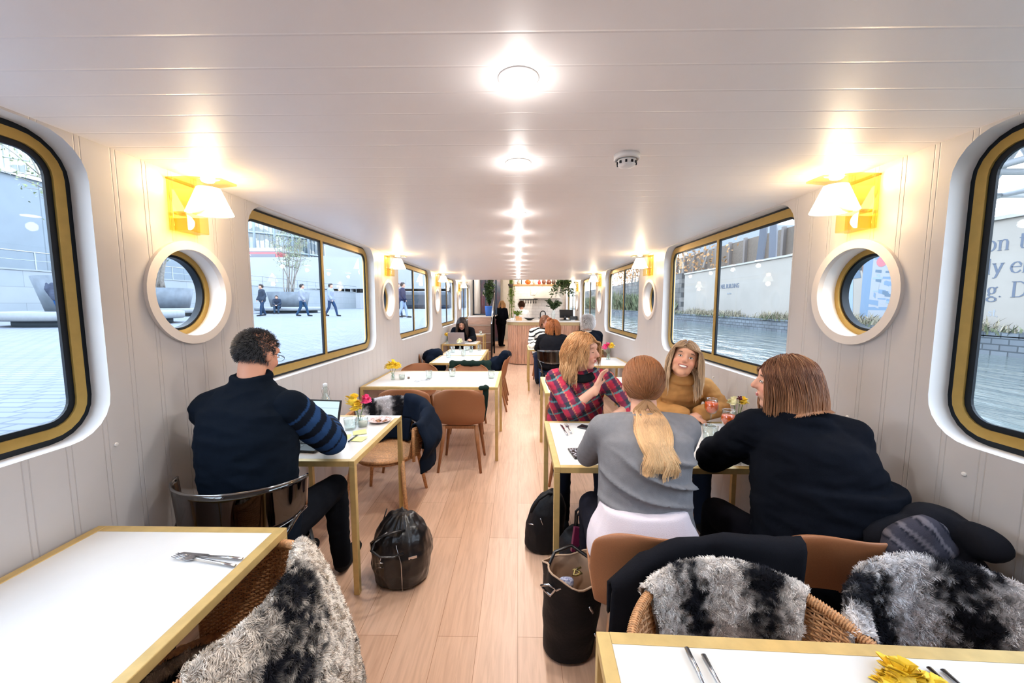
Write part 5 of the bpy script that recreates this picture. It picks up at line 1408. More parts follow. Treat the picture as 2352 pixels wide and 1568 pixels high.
def glassb():
    m, nt, N, L, b = newmat('office glass')
    tc = N.new('ShaderNodeTexCoord'); v = N.new('ShaderNodeTexVoronoi'); v.inputs['Scale'].default_value = .55; v.distance = 'CHEBYCHEV'; L.new(tc.outputs['Object'], v.inputs['Vector'])
    rp = N.new('ShaderNodeValToRGB'); rp.color_ramp.elements[0].color = (.05, .085, .11, 1); rp.color_ramp.elements[1].color = (.20, .25, .28, 1); rp.color_ramp.elements.new(.85).color = (.38, .36, .28, 1)
    sp = N.new('ShaderNodeSeparateColor'); L.new(v.outputs['Color'], sp.inputs[0]); L.new(sp.outputs[0], rp.inputs['Fac']); L.new(rp.outputs['Color'], b.inputs['Base Color']); b.inputs['Roughness'].default_value = .15
    return m
M_glassb = glassb()
office('curved glass office block above the bridge through second left window', -66, 96, 22, -115, 20, 7, 60, 8)
office('tall straight glass tower left of the curved office block', -104, 84, 26, -80, 10, 9, 50, 8)
t = thing('slatted_building', 'white building with vertical slatted window beyond the bridge', 'building', (-28, 84, ZP))
MB().box((0, 0, 9), (22, 8, 18)).build('facade', M_deck, t)
mb = MB()
for k in range(16): mb.box((-3 + k * .5, -4.1, 12.2), (.16, .2, 4.5))
mb.build('slat', M_rail, t)
tag(MB().box((-14, 55, 2.1), (9, 3, 2.4), bev=.5).build('dark_van', mat('dark parked vehicles', (.02, .03, .045), .3)), 'dark vehicles parked by the plaza beyond third left window', 'vehicle')
t = thing('dark_building', 'dark glass building at the far end of the plaza', 'building', (-12, 74, ZP))
MB().box((0, 0, 8), (22, 6, 16)).build('facade', mat('dark blue cladding', (.10, .12, .15), .4, var=.5, vscale=.4), t)
# people out on the plaza
FIGS = []
def walker(label, x, y, fwd, top, legs_, h=1.72, skin=(.5, .28, .2), hairc=(.03, .02, .02), stride=.16, phase=0, sit=False):
    s_ = h / 1.72; f = Vector((fwd[0], fwd[1], 0)).normalized(); r = f.cross(Vector((0, 0, 1))); o = Vector((x, y, ZP))
    g = lambda a, b, c: o + (r * a + f * b + Vector((0, 0, c))) * s_
    if not sit:
        J = dict(pelvis=g(0, 0, .92), chest=g(0, .01, 1.24), neck=g(0, .02, 1.46), head=g(0, .05, 1.60), shL=g(-.18, .01, 1.38), shR=g(.18, .01, 1.38), elL=g(-.22, -.06, 1.10), elR=g(.22, .04, 1.10), wrL=g(-.20, .06, .88), wrR=g(.2, .16, .90),
                 hipL=g(-.09, 0, .88), hipR=g(.09, 0, .88), knL=g(-.09, stride * .7, .48), knR=g(.09, -stride * .2, .48), anL=g(-.09, stride, .08), anR=g(.09, -stride, .10))
    else:
        J = dict(pelvis=g(0, 0, .50), chest=g(0, .10, .82), neck=g(0, .18, 1.02), head=g(0, .25, 1.13), shL=g(-.18, .14, .95), shR=g(.18, .14, .95), elL=g(-.22, .22, .70), elR=g(.22, .22, .70), wrL=g(-.08, .42, .62), wrR=g(.08, .42, .62),
                 hipL=g(-.09, .02, .50), hipR=g(.09, .02, .50), knL=g(-.12, .44, .50), knR=g(.12, .44, .50), anL=g(-.12, .46, .08), anR=g(.12, .50, .08))
    F = person(label, J, f, f, vox=.02, group='people out on the plaza'); F.body(skin, 2)
    F.cloth('coat', torso=True, arms='LR', fore='LR', inf=.03, col=top, fold=.008, low=.05, smooth=3); F.cloth('trousers', legs='LR', inf=.018, col=legs_, fold=0, smooth=3); F.shoes()
    F.hair(200, .05, 'short', hairc, width=.006, seed=3); recentre(F)
walker('person in dark jacket and blue jeans by the planter in front left window', -14.15, 11.95, (-.3, 1), (.05, .06, .09), (.02, .07, .19), 1.78, stride=.2)
walker('person in long dark coat standing at left edge of second left window', -14.3, 21.8, (-.5, -.8), (.03, .04, .06), (.02, .04, .08), 1.75)
walker('person in pale jacket walking past the planter bench', -11.9, 21.5, (1, .2), (.22, .24, .29), (.02, .05, .10), 1.75, stride=.26)
walker('person in pale jacket walking just right of the window mullion', -10.3, 21.5, (1, -.1), (.20, .23, .29), (.02, .04, .09), 1.78, stride=.28)
walker('person in dark coat sitting on the planter bench', -16.6, 26.9, (.4, -1), (.02, .03, .05), (.02, .04, .07), 1.7, sit=True)
walker('person in dark jacket and pale trousers in the third left window', -5.75, 19.5, (1, .2), (.015, .02, .05), (.20, .26, .38), 1.72, stride=.2)
walker('person in purple grey jacket behind the dark jacket in third left window', -6.35, 20.6, (1, .2), (.07, .06, .12), (.03, .05, .09), 1.76, stride=.2)

# ============================================================ OUTSIDE, RIGHT: CANAL
def water():
    m, nt, N, L, b = newmat('canal water')
    b.inputs['Base Color'].default_value = (.10, .12, .115, 1); b.inputs['Roughness'].default_value = .08
    tc = N.new('ShaderNodeTexCoord'); mp = N.new('ShaderNodeMapping'); mp.inputs['Scale'].default_value = (1.6, .55, 1); L.new(tc.outputs['Object'], mp.inputs[0])
    nz = N.new('ShaderNodeTexNoise'); nz.inputs['Scale'].default_value = 1.6; nz.inputs['Detail'].default_value = 5; nz.inputs['Distortion'].default_value = .6; L.new(mp.outputs[0], nz.inputs[0])
    bp = N.new('ShaderNodeBump'); bp.inputs['Strength'].default_value = .35; bp.inputs['Distance'].default_value = .25; L.new(nz.outputs['Fac'], bp.inputs['Height']); L.new(bp.outputs['Normal'], b.inputs['Normal'])
    return m
struct(MB().add([(1.75, -30, .60), (60, -30, .60), (60, 130, .60), (1.75, 130, .60)], [(0, 1, 2, 3)]).build('canal_water', water()))
M_stone = brickmat('blue grey canal stone', (.15, .17, .19), (.105, .12, .14), (.05, .06, .07), .27, .115, axes='yz', bump=1, var=.35)
M_hoard = mat('cream hoarding board', (.27, .245, .215), .8, var=.06, vscale=.8)
tag(MB().box((9.3, 8, .6), (.6, 64, .74)).box((9.35, 8, .99), (.7, 64, .08)).build('canal_edge', M_stone), 'low blue grey stone canal edge below the cream hoarding', 'wall')
struct(MB().box((35, 45, .45), (51, 170, .9)).build('ground', mat('towpath earth', (.22, .22, .19), .9, var=.3)))
t = thing('hoarding', 'long cream site hoarding with large grey lettering along the canal', 'hoarding', (9.65, 0, 1.0))
MB().box((0, 9, 1.12), (.08, 28, 2.24)).build('panel', M_hoard, t)
MB().box((-.01, 9, 2.27), (.16, 28, .07)).build('top_rail', mat('pale capping rail', (.30, .29, .27), .7), t)
M_ink = mat('slate grey sign lettering', (.085, .10, .135), .7)
M_ink2 = mat('faded slate lettering', (.25, .27, .30), .7)
def text(body, y, z, size, m, parent, sx=1.0, bold=.0, serif=False, name='lettering'):
    cu = bpy.data.curves.new(name, 'FONT'); cu.body = body; cu.size = size; cu.extrude = .004; cu.offset = bold
    o = bpy.data.objects.new('t', cu); COL.objects.link(o); bpy.context.view_layer.update()
    me = bpy.data.meshes.new_from_object(o.evaluated_get(bpy.context.evaluated_depsgraph_get())); bpy.data.objects.remove(o)
    for v in me.vertices: a, b, c = v.co; v.co = (-.046 - c, -a * sx, b)
    if serif:
        bm = bmesh.new(); bm.from_mesh(me); bm.to_mesh(me); bm.free()
    me.materials.clear(); me.materials.append(m); q = bpy.data.objects.new(name, me); COL.objects.link(q); q.parent = parent; q.location = (0, y, z); return q
def serifs(mb, y, z, pts, s):
    for a, b in pts: mb.box((-.048, y - a * s, z + b * s), (.008, .17 * s, .035 * s))
# lines of the quotation, cut by the window frame just as in the photograph
GL = {'o': ([[(.5 + .40 * math.cos(a), .5 + .5 * math.sin(a)) for a in [2 * PI * i / 20 for i in range(21)]]], [], 1.0),
      'n': ([[(.2, 0), (.2, .95)], [(.2, .68), (.32, .92), (.5, 1.0), (.68, .93), (.76, .72), (.76, 0)]], [(.2, 0), (.76, 0), (.12, .96)], 1.05),
      't': ([[(.3, 1.35), (.3, .2), (.36, .04), (.5, 0), (.62, .1)], [(.08, .98), (.58, .98)]], [], .75), 'l': ([[(.2, 0), (.2, 1.5)]], [(.2, 0), (.12, 1.5)], .5),
      'y': ([[(.14, 1), (.48, .05)], [(.82, 1), (.48, .05), (.36, -.3), (.22, -.42), (.1, -.38)]], [(.14, 1), (.82, 1)], 1.0),
      'e': ([[(.12, .56), (.84, .56), (.80, .80), (.66, .97), (.5, 1), (.3, .93), (.14, .72), (.10, .45), (.2, .15), (.42, 0), (.62, .02), (.84, .22)]], [], 1.0),
      'r': ([[(.2, 0), (.2, .95)], [(.2, .66), (.34, .9), (.5, 1), (.64, .94)]], [(.2, 0)], .75),
      'g': ([[(.42 + .27 * math.cos(a), .67 + .32 * math.sin(a)) for a in [2 * PI * i / 18 for i in range(19)]], [(.27, .40), (.18, .24), (.3, .1), (.62, .06)], [(.46 + .36 * math.cos(a), -.2 + .22 * math.sin(a)) for a in [2 * PI * i / 18 for i in range(19)]], [(.66, .88), (.9, 1.0)]], [], 1.0),
      'D': ([[(.25, 0), (.25, 1.45)], [(.25, 1.43), (.7, 1.43), (1.05, 1.2), (1.18, .73), (1.05, .25), (.7, .02), (.25, .02)]], [(.2, 0), (.2, 1.45)], 1.4),
      's': ([[(.72, .78), (.55, .98), (.32, .95), (.22, .76), (.42, .56), (.66, .4), (.72, .2), (.52, .02), (.28, .04), (.14, .24)]], [], .8), '.': ([[(.15, .05), (.2, .12), (.25, .05), (.2, 0), (.15, .05)]], [], .5), ',': ([[(.2, .08), (.24, .02), (.15, -.18)]], [], .4)}
def glyph(mb, ch, y, z, s):
    """book face letter: strokes thick when upright and thin when level, with slab serifs; reads along -y"""
    paths, ser, adv = GL[ch]
    for pi_, P in enumerate(paths):
        n = len(P); L1 = []; L2 = []; dx_ = .0432 + .0011 * pi_ + .0004 * (ord(ch) % 5)
        for i in range(n):
            a = P[max(i - 1, 0)]; b = P[min(i + 1, n - 1)]; dx, dz = b[0] - a[0], b[1] - a[1]; m_ = math.hypot(dx, dz) or 1; w_ = (.035 + .075 * abs(dz / m_) ** 1.5) * (.7 if ch in '.,' else 1)
            L1.append((P[i][0] - dz / m_ * w_, P[i][1] + dx / m_ * w_)); L2.append((P[i][0] + dz / m_ * w_, P[i][1] - dx / m_ * w_))
        V3 = [(-dx_, y - p[0] * s, z + p[1] * s) for p in L1 + L2]; mb.add(V3, [(i, i + 1, n + i + 1, n + i) for i in range(n - 1)])
    for a, b in ser: mb.box((-.0475, y - a * s, z + b * s), (.003, .34 * s, .05 * s))
QY = {'o': 8.375, 'n': 8.15, 't': 7.83, 'l': 8.30, 'y': 8.20, 'e': 7.91, 'r': 7.72, 'g': 8.25, '.': 8.06, 'D': 7.855, 's': 8.197}
ink = MB()
for ch, y, z, s_ in (('o', QY['o'], 1.63, .205), ('n', QY['n'], 1.63, .205), ('t', QY['t'], 1.63, .205), ('l', QY['l'], 1.17, .205), ('y', QY['y'], 1.17, .205), ('e', QY['e'], 1.17, .205), ('r', QY['r'], 1.17, .205), ('g', QY['g'], .70, .205), ('.', QY['.'], .70, .205), ('D', QY['D'], .70, .205)): glyph(ink, ch, y, z, s_)
ink.build('lettering', M_ink, t)
ink = MB(); glyph(ink, 's', QY['s'], .32, .10); glyph(ink, 't', QY['s'] - .085, .32, .10); glyph(ink, ',', QY['s'] - .15, .32, .10); ink.build('small_lettering', M_ink2, t)
text('NEL BUILDING', 18.9, 1.28, .27, M_ink, t, sx=.88, bold=.004); text('london', 18.3, 1.0, .13, M_ink2, t)
mb = MB().tube([(-.05, 25.5 + .10 * math.cos(a), .85 + .10 * math.sin(a)) for a in [2 * PI * i / 20 for i in range(20)]], .008, 4, closed=True).box((-.05, 25.5, .85), (.01, .12, .02)); 
# arch graphic and photo panel
mb = MB()
art = [(.08, .12, .17), (.15, .09, .07), (.20, .26, .33), (.25, .26, .28), (.03, .04, .05), (.12, .18, .26)]
am = [mat('printed graphic %d' % i, c, .6) for i, c in enumerate(art)]
def poly(p, mi, dx=.045): mb.add([(-dx, a, b) for a, b in p], [tuple(range(len(p)))], mi)
poly([(13.3, 0), (13.3, 1.25)] + [(12.4 + .9 * math.cos(rad(a)), 1.25 + .62 * math.sin(rad(a))) for a in range(10, 180, 10)] + [(11.4, 0)], 2, .046)
for a in range(0, 180, 20):
    c, s_ = math.cos(rad(a)), math.sin(rad(a)); c2, s2 = math.cos(rad(a + 17)), math.sin(rad(a + 17))
    poly([(12.4 + .9 * c, 1.25 + .62 * s_), (12.4 + 1.15 * c, 1.25 + .88 * s_), (12.4 + 1.15 * c2, 1.25 + .88 * s2), (12.4 + .9 * c2, 1.25 + .62 * s2)], 0, .047)
poly([(13.6, 1.3), (13.6, 2.2), (11.2, 2.2), (11.2, 1.4), (11.4, 1.9), (12.4, 2.12), (13.2, 1.9)], 1, .0455)
poly([(11.6, 1.55), (11.95, 1.95), (11.7, 2.2), (11.25, 2.2), (11.25, 1.5)], 4, .048)
poly([(11.2, 0), (11.2, 2.2), (9.75, 2.2), (9.75, 0)], 3, .0452)
poly([(11.2, 0), (11.2, 2.2), (10.9, 2.2), (10.95, 0)], 5, .0455); poly([(10.2, 0), (10.2, 2.2), (10.08, 2.2), (10.08, 0)], 5, .0456); poly([(11.2, 1.93), (11.2, 1.99), (9.75, 1.99), (9.75, 1.93)], 5, .0457); poly([(11.2, .40), (11.2, .48), (9.75, .48), (9.75, .40)], 5, .0457)
rnd = random.Random(4)
for k in range(46):
    a, b = rnd.uniform(9.9, 10.85), rnd.uniform(.5, 1.85); w_, h_ = rnd.uniform(.03, .16), rnd.uniform(.02, .09)
    poly([(a + w_, b - h_ * .3), (a + w_, b + h_), (a - w_, b + h_ * .6), (a - w_, b - h_)], rnd.choice([5, 5, 3, 0, 2]), .0462 + k * .00005)
poly([(10.65 + .16 * math.cos(rad(a)), 1.68 + .14 * math.sin(rad(a))) for a in range(0, 360, 30)], 6, .049)
mb.build('printed_graphic', am + [mat('pink printed disc', (.38, .12, .14), .6)], t)
t = thing('steel_shed', 'brown corrugated steel shed behind the hoarding through right window', 'shed', (17, 37, .9))
mb = MB().box((0, -2, 2.8), (.3, 24, 5.2))
mb.build('cladding', mat('brown corrugated cladding', (.11, .085, .065), .7, var=.15), t)
mb = MB()
for k in range(12): mb.box((-.25, -13.6 + 2.1 * k, 2.8), (.2, .22, 5.4))
mb.build('post', mat('brown steel post', (.13, .11, .10), .6), t); MB().box((-.2, 11.4, 2.2), (.3, 3.0, 3.2)).build('blue_panel', mat('turquoise panel', (.10, .22, .26), .6), t)
tag(MB().box((26, 46, 5.0), (10, 8, 9.4)).build('grey_building', mat('grey block cladding', (.16, .18, .20), .7, var=.1)), 'plain grey block rising behind the corrugated shed', 'building')
t = thing('raking_trestle', 'dark raking steel columns of the bridge behind the hoarding', 'steel columns', (14, 21, .9))
M_dk = mat('dark painted steel', (.075, .085, .11), .5)
for k, (y, dy) in enumerate(((2.6, .9), (1.0, -.3), (-.6, .9), (-2.2, -.5))):
    MB().tube([(0, y, 0), (0, y - dy, 8.2)], .23, 4, sm=False).build('column', M_dk, t)
MB().box((0, 0, 8.2), (.6, 9, .5)).build('beam', M_dk, t)
t = thing('station_canopy', 'white steel trusses of a dark canopy above the hoarding, front right window', 'canopy', (14.5, 8, .9))
MB().box((2, 1.0, 7.6), (14, 13, .25)).build('canopy_deck', mat('dark canopy underside', (.045, .055, .075), .6), t)
mb = MB()
for y in (-4, -1.2, 1.6, 4.4, 7.0):
    mb.tube([(-4.5, y, 4.6), (7, y, 4.6)], .10, 6).tube([(-4.5, y, 6.9), (7, y, 6.9)], .10, 6)
    for k in range(6): mb.tube([(-4.5 + k * 1.9, y, 4.6 if k % 2 else 6.9), (-2.6 + k * 1.9, y, 6.9 if k % 2 else 4.6)], .07, 6)
for x in (-4.5, -.7, 3.1):
    mb.tube([(x, -5, 4.6), (x, 8, 4.6)], .10, 6).tube([(x, -5, 6.9), (x, 8, 6.9)], .08, 6)
    for k in range(9): mb.tube([(x, -5 + k * 1.4, 4.6 if k % 2 else 6.9), (x, -3.6 + k * 1.4, 6.9 if k % 2 else 4.6)], .08, 6)
mb.build('truss', mat('white painted steel', (.40, .43, .47), .5), t)
mb = MB()
for y in (-5.3, 7.3): mb.box((-3, y, 3.4), (.35, .35, 8.4))
mb.build('column', M_dk, t)
tag(MB().box((10.3, 44, 2.1), (.9, 40, 2.6)).build('old_wall', brickmat('old dark stone wall', (.20, .185, .17), (.11, .105, .10), (.05, .05, .05), .6, .28, axes='yz', bump=1, var=.5)), 'old dark stone wall along the canal beyond the hoarding', 'wall')
M_veg = mat('canal side weeds', (.10, .115, .06), .8, var=.5, vscale=3); M_dry = mat('dry grass', (.22, .19, .13), .8, var=.3)
def weeds(label, y0, y1, n, h, m, x=9.3, z=1.0, seed=0, w=.02, cat='weeds'):
    rnd = random.Random(seed); mb = MB()
    for k in range(n):
        y = rnd.uniform(y0, y1); dens = noise.noise(Vector((y * .6, seed, 0)))
        if dens < -.05 and rnd.random() < .8: continue
        p = Vector((x + rnd.uniform(-.25, .2), y, z)); d = Vector((rnd.gauss(0, .3), rnd.gauss(0, .35), 1)).normalized(); L_ = h * rnd.uniform(.3, 1) * (1 + dens)
        s_ = Vector((rnd.uniform(-1, 1), rnd.uniform(-1, 1), 0)) * w
        mb.add([p - s_, p + s_, p + d * L_ * .6 + s_ * .8, p + d * L_ * .6 - s_ * .8, p + d * L_ + Vector((0, rnd.uniform(-.1, .1), -.03))], [(0, 1, 2, 3), (3, 2, 4)])
    o = mb.build('weeds', m); o['kind'] = 'stuff'; return tag(o, label, cat)
weeds('dry grass and weeds along the foot of the cream hoarding', -4, 23, 5200, .38, M_dry, seed=1)
weeds('green weeds hanging along the stone canal edge', -4, 23, 1500, .22, M_veg, x=9.15, z=.98, seed=7)
weeds('dense dark bushes at the foot of the old stone wall', 24, 62, 5200, 1.5, M_veg, x=9.35, z=1.03, seed=3, w=.09, cat='bushes')
t = thing('autumn_tree', 'orange and bare treetops above the old stone wall', 'tree', (12.6, 46, .9))
rnd = random.Random(5); mb = MB(); lf = MB()
for k in range(14):
    y = rnd.uniform(-14, 14); x = rnd.uniform(-1, 3); pts = [Vector((x, y, 0)), Vector((x, y + .2, 3)), Vector((x + .3, y + rnd.uniform(-.8, .8), 5.6))]; mb.tube(pts, [.16, .1, .03], 5)
    for q in range(150):
        c = pts[2] + Vector((rnd.gauss(0, .9), rnd.gauss(0, 1.3), rnd.gauss(-.9, .9))); s_ = rnd.uniform(.08, .18); R = rot(rnd.uniform(0, 360), rnd.uniform(0, 360), 0); lf.add([c + R @ Vector(w_) * s_ for w_ in ((-1, 0, 0), (0, -.6, 0), (1, 0, 0), (0, .6, 0))], [(0, 1, 2, 3)])
mb.build('trunk', M_bark, t); lf.build('foliage', mat('orange leaves', (.32, .17, .07), .8, var=.4, vscale=1), t)
# ============================================================ FAR END: BAR, GALLEY, STAIRS
M_slat = mat('warm oak counter slats', (.55, .295, .19), .5, var=.22, vscale=6, stretch=(6, 6, .5))
M_stone2 = mat('pale stone worktop', (.62, .58, .54), .3, var=.05)
M_oak2 = mat('light oak shelf', (.50, .27, .12), .5, var=.15, vscale=8)
t = thing('bar_counter', 'curved oak slatted bar counter with pale top and brass band', 'counter', (0, 0, 0))
cpath = [(1.56, 10.0), (.6, 10.0), (.2, 10.0), (.0, 10.03), (-.15, 10.12), (-.24, 10.27), (-.26, 10.45), (-.26, 11.3)]
def resample(P, n):
    L_ = [0]
    for a, b in zip(P, P[1:]): L_.append(L_[-1] + math.dist(a, b))
    out = []
    for k in range(n + 1):
        s_ = L_[-1] * k / n; i = 0
        while i < len(P) - 2 and L_[i + 1] < s_: i += 1
        f = (s_ - L_[i]) / (L_[i + 1] - L_[i]); out.append(Vector((P[i][0] + (P[i + 1][0] - P[i][0]) * f, P[i][1] + (P[i + 1][1] - P[i][1]) * f, 0)))
    return out
RS = resample(cpath, 96); mb = MB()
for a, b in zip(RS, RS[1:]):
    d = (b - a).normalized(); m_ = (a + b) / 2; mb.box((m_.x, m_.y, .52), ((b - a).length * .72, .035, 1.0), Matrix((d, Vector((-d.y, d.x, 0)), Vector((0, 0, 1)))).transposed())
mb.build('slatted_front', M_slat, t)
RB = resample(cpath, 40); n_ = len(RB)
def band(z0, z1, off, m, nm):
    mb = MB(); P = []
    for i, p in enumerate(RB):
        d = (RB[min(i + 1, n_ - 1)] - RB[max(i - 1, 0)]).normalized(); nrm = Vector((d.y, -d.x, 0)); nrm = -nrm
        nrm = Vector((-d.y, d.x, 0)); nrm = nrm if nrm.y < 0 or nrm.x < 0 else -nrm
        P.append(p + nrm * off)
    P2 = [Vector((1.56, 10.75, 0)), Vector((.45, 10.75, 0)), Vector((.35, 11.3, 0))]
    poly = [(p.x, p.y) for p in P] + [(p.x, p.y) for p in reversed(P2)]
    mb.prism(poly, z0, z1); mb.build(nm, m, t)
band(.03, 1.02, -.02, M_slat, 'carcass'); band(1.02, 1.10, .03, mat('dull brass band', (.42, .30, .15), .4, .5), 'brass_band'); band(1.10, 1.135, .05, M_stone2, 'worktop')
# galley back wall, shelf and fittings
M_tile = brickmat('white galley tiles', (.80, .78, .74), (.76, .74, .70), (.62, .60, .57), .2, .1, axes='xz', rough=.25, bump=.2, ms=.006, var=.03)
struct(MB().box((.75, 13.4, 1.39), (1.75, .08, 2.78)).build('wall_galley', M_tile))
struct(MB().box((0, YK + .05, 1.4), (3.3, .1, 2.8)).build('wall_front', mat('galley end wall', (.74, .68, .60), .6, var=.03)))
t = thing('wall_shelf', 'long light oak shelf hung high above the bar', 'shelf', (0, 12.0, 2.10)); MB().box((.62, 0, .025), (1.75, .28, .05), bev=.005).build('board', M_oak2, t)
for x in (-.2, .1, 1.45): MB().box((x, .0, .36), (.025, .025, .64)).build('hanger', M_black, t)
rnd = random.Random(9)
items = [('ceramic_pot', 'pale pot, leftmost on the high shelf', (.55, .5, .45), .06, .12, .02), ('pumpkin', 'round orange pumpkin on the high shelf', (.85, .16, .02), .085, .15, .30), ('glass_jar', 'pale glass jar beside the pumpkin on high shelf', (.6, .6, .5), .05, .16, .48),
         ('red_pot', 'small red pot on the high shelf', (.55, .06, .05), .05, .12, .64), ('brown_vase', 'tall brown vase on the high shelf', (.20, .08, .05), .06, .18, .78), ('brown_teapot', 'brown teapot on the high shelf', (.16, .05, .03), .08, .14, .93), ('dark_jar', 'dark jar right of teapot on the high shelf', (.08, .05, .04), .06, .17, 1.07), ('small_bowl', 'small brown bowl on the high shelf', (.30, .14, .08), .07, .08, 1.22), ('red_tin', 'red tin at right end of the high shelf', (.5, .03, .04), .06, .14, 1.37)]
for nm, lb, c, r, h, x in items:
    m_ = mat(nm, c, .4, var=.1); o = thing(nm, lb, 'pot' if nm != 'pumpkin' else 'pumpkin', (x, 12.0, 2.152), 0, 'pots on the high shelf')
    if nm == 'pumpkin':
        MB().grid(lambda u, v: (r * (1 + .06 * math.cos(16 * PI * u)) * math.sin(PI * v) * math.cos(2 * PI * u), r * (1 + .06 * math.cos(16 * PI * u)) * math.sin(PI * v) * math.sin(2 * PI * u), h / 2 - h / 2 * math.cos(PI * v)), 48, 14, wrap=True).build('fruit', m_, o); MB().tube([(0, 0, h), (.01, 0, h + .03)], .01, 6).build('stalk', M_stem, o)
    else:
        MB().lathe([(r * .6, 0), (r, h * .35), (r * .9, h * .65), (r * .55, h * .85), (r * .6, h)], n=20).build('vessel', m_, o); MB().lathe([(r * .62, h), (r * .6, h + .012), (.01, h + .02)], n=16).build('lid', m_, o)
def leafy(name, label, x, y, z, n, spread, L_, m, up=0, droop=1.0, pot=None, seed=0, w_=.035, cat='plant'):
    t = thing(name, label, cat, (x, y, z)); rnd = random.Random(seed); mb = MB()
    if pot: pot(t)
    for k in range(n):
        a = rnd.uniform(0, 2 * PI); e = rnd.uniform(.3, 1); d = Vector((math.cos(a) * spread * e, math.sin(a) * spread * e * .7, up * rnd.uniform(.4, 1))); p = Vector((0, 0, 0)); q = d * .55 + Vector((0, 0, .12 * L_)); r_ = d + Vector((rnd.uniform(-.05, .05), 0, -droop * L_ * rnd.uniform(.2, 1)))
        mb.tube([p, q, r_], .004, 4)
        for g in range(9):
            f = .2 + .8 * g / 8; c = p.lerp(q, min(1, f * 2)) if f < .5 else q.lerp(r_, (f - .5) * 2); R = rot(rnd.uniform(0, 360), rnd.uniform(-60, 60), rnd.uniform(0, 360)); s_ = w_ * rnd.uniform(.6, 1.3)
            mb.add([c + R @ Vector(v_) * s_ for v_ in ((-1, 0, 0), (0, -.45, .15), (1.2, 0, 0), (0, .45, .15))], [(0, 1, 2, 3)])
    mb.build('foliage', m, t); return t
M_lfd = mat('dark green leaves', (.025, .06, .015), .5, var=.4, vscale=10); M_lfl = mat('light green leaves', (.16, .26, .03), .5, var=.3, vscale=10)
def hpot(t): MB().lathe([(.05, -.10), (.09, 0), (.085, .01), (.002, 0)], n=18).build('pot', mat('dark basket pot', (.05, .04, .03), .8), t)
def gpot(t): MB().lathe([(.045, -.25), (.05, -.24), (.055, -.10), (.04, -.04), (.036, 0)], n=20, caps=False).build('vase', M_glass, t)
o = leafy('hanging_fern', 'large dark green hanging plant right of the high shelf', 1.32, 11.2, 2.13, 46, .36, .45, M_lfd, .12, 1, hpot, 3, .055); MB().tube([(0, 0, 0), (0, 0, .5)], .004, 5).build('cord', M_black, o)
o = leafy('hanging_vine', 'light green trailing plant hanging left of the high shelf', -.22, 11.9, 2.15, 26, .09, 1.1, M_lfl, .05, .95, hpot, 4, .035); MB().tube([(0, 0, 0), (0, 0, .6)], .004, 5).build('cord', M_black, o)
leafy('foliage_vase', 'tall green foliage in glass vase on the bar counter', .93, 10.4, 1.40, 44, .22, .15, M_lfd, .32, .35, gpot, 6, .04)
leafy('potted_herb', 'bushy light green herb on left end of the bar', -.02, 10.5, 1.24, 26, .12, .1, M_lfl, .16, .3, lambda t: MB().lathe([(.04, -.103), (.06, 0), (.002, 0)], n=16).build('pot', M_oak2, t), 8, .03)
t = thing('till_screen', 'black till touchscreen on a stand on the bar counter', 'till', (1.24, 10.35, 1.135)); M_till = mat('black till plastic', (.008, .008, .01), .35)
MB().box((0, .03, .01), (.28, .22, .02), bev=.005).build('base', M_till, t); MB().tube([(0, .06, .01), (0, .05, .12)], .035, 8).build('stand', M_till, t); MB().box((.03, 0, .175), (.36, .02, .23), rot(x=20, z=-14), bev=.006).build('screen', M_till, t); MB().box((.22, .05, .06), (.20, .16, .10), bev=.01).build('printer', M_till, t)
t = thing('tap', 'black arched tap behind the bar counter', 'tap', (.60, 10.62, 1.135)); MB().tube([(0, 0, 0), (0, 0, .16)] + [(.07 - .07 * math.cos(a), 0, .16 + .08 * math.sin(a)) for a in [PI * i / 10 for i in range(1, 11)]] + [(.14, 0, .10)], .014, 10).build('spout', M_black, t); MB().tube([(0, 0, .04), (-.06, 0, .06)], .008, 6).build('lever', M_black, t)
t = thing('wide_bowl', 'wide black bowl on the bar counter', 'bowl', (.30, 10.4, 1.135)); MB().lathe([(.05, 0), (.06, .01), (.16, .065), (.155, .065), (.05, .015), (.002, .012)], n=28, caps=False).build('bowl', M_black, t); MB().ell((0, 0, .045), (.10, .10, .03), n=14).build('contents', mat('lilac packets', (.45, .42, .50), .7, var=.3, vscale=40), t)
t = thing('fruit_crate', 'small orange crate at left end of the bar', 'crate', (.02, 10.25, 1.135)); MB().box((0, 0, .02), (.16, .12, .04)).box((0, -.055, .05), (.16, .012, .06)).build('crate', M_oak2, t)
mb = MB(); [mb.ell((-.05 + .05 * k, 0, .06), .03, n=10, k=6) for k in range(3)]; mb.build('fruit', mat('orange fruit', (.8, .25, .04), .5), t)
for i, (x, y) in enumerate(((-.12, 10.32), (-.17, 10.45))): 
    o = thing('white_cup', '%s white cup at left end of the bar' % ('nearer', 'farther')[i], 'cup', (x, y, 1.135), 0, 'white cups on the bar'); MB().lathe([(.025, 0), (.038, .06), (.035, .06), (.022, .006), (.002, .006)], n=18, caps=False).build('cup', mat('white china', (.8, .8, .8), .2), o); MB().tube([(.036, 0, .045), (.055, 0, .035), (.03, 0, .015)], .004, 5).build('handle', mat('white china', (.8, .8, .8), .2), o)
t = thing('cooker_hood', 'pale extractor hood sloping on the galley wall', 'hood', (.95, 13.1, 1.75)); MB().prism([(-.45, 0), (.45, 0), (.2, .35), (-.2, .35)], -.2, .2, rot(x=90)).build('canopy', mat('pale hood enamel', (.62, .58, .52), .4), t); MB().box((0, 0, .6), (.3, .25, .55)).build('duct', mat('pale hood enamel', (.62, .58, .52), .4), t)
t = thing('wall_rack', 'dark utensil rack on the white galley wall', 'rack', (.35, 13.33, 1.72)); MB().box((0, 0, 0), (.62, .02, .03)).build('rail', M_black, t)
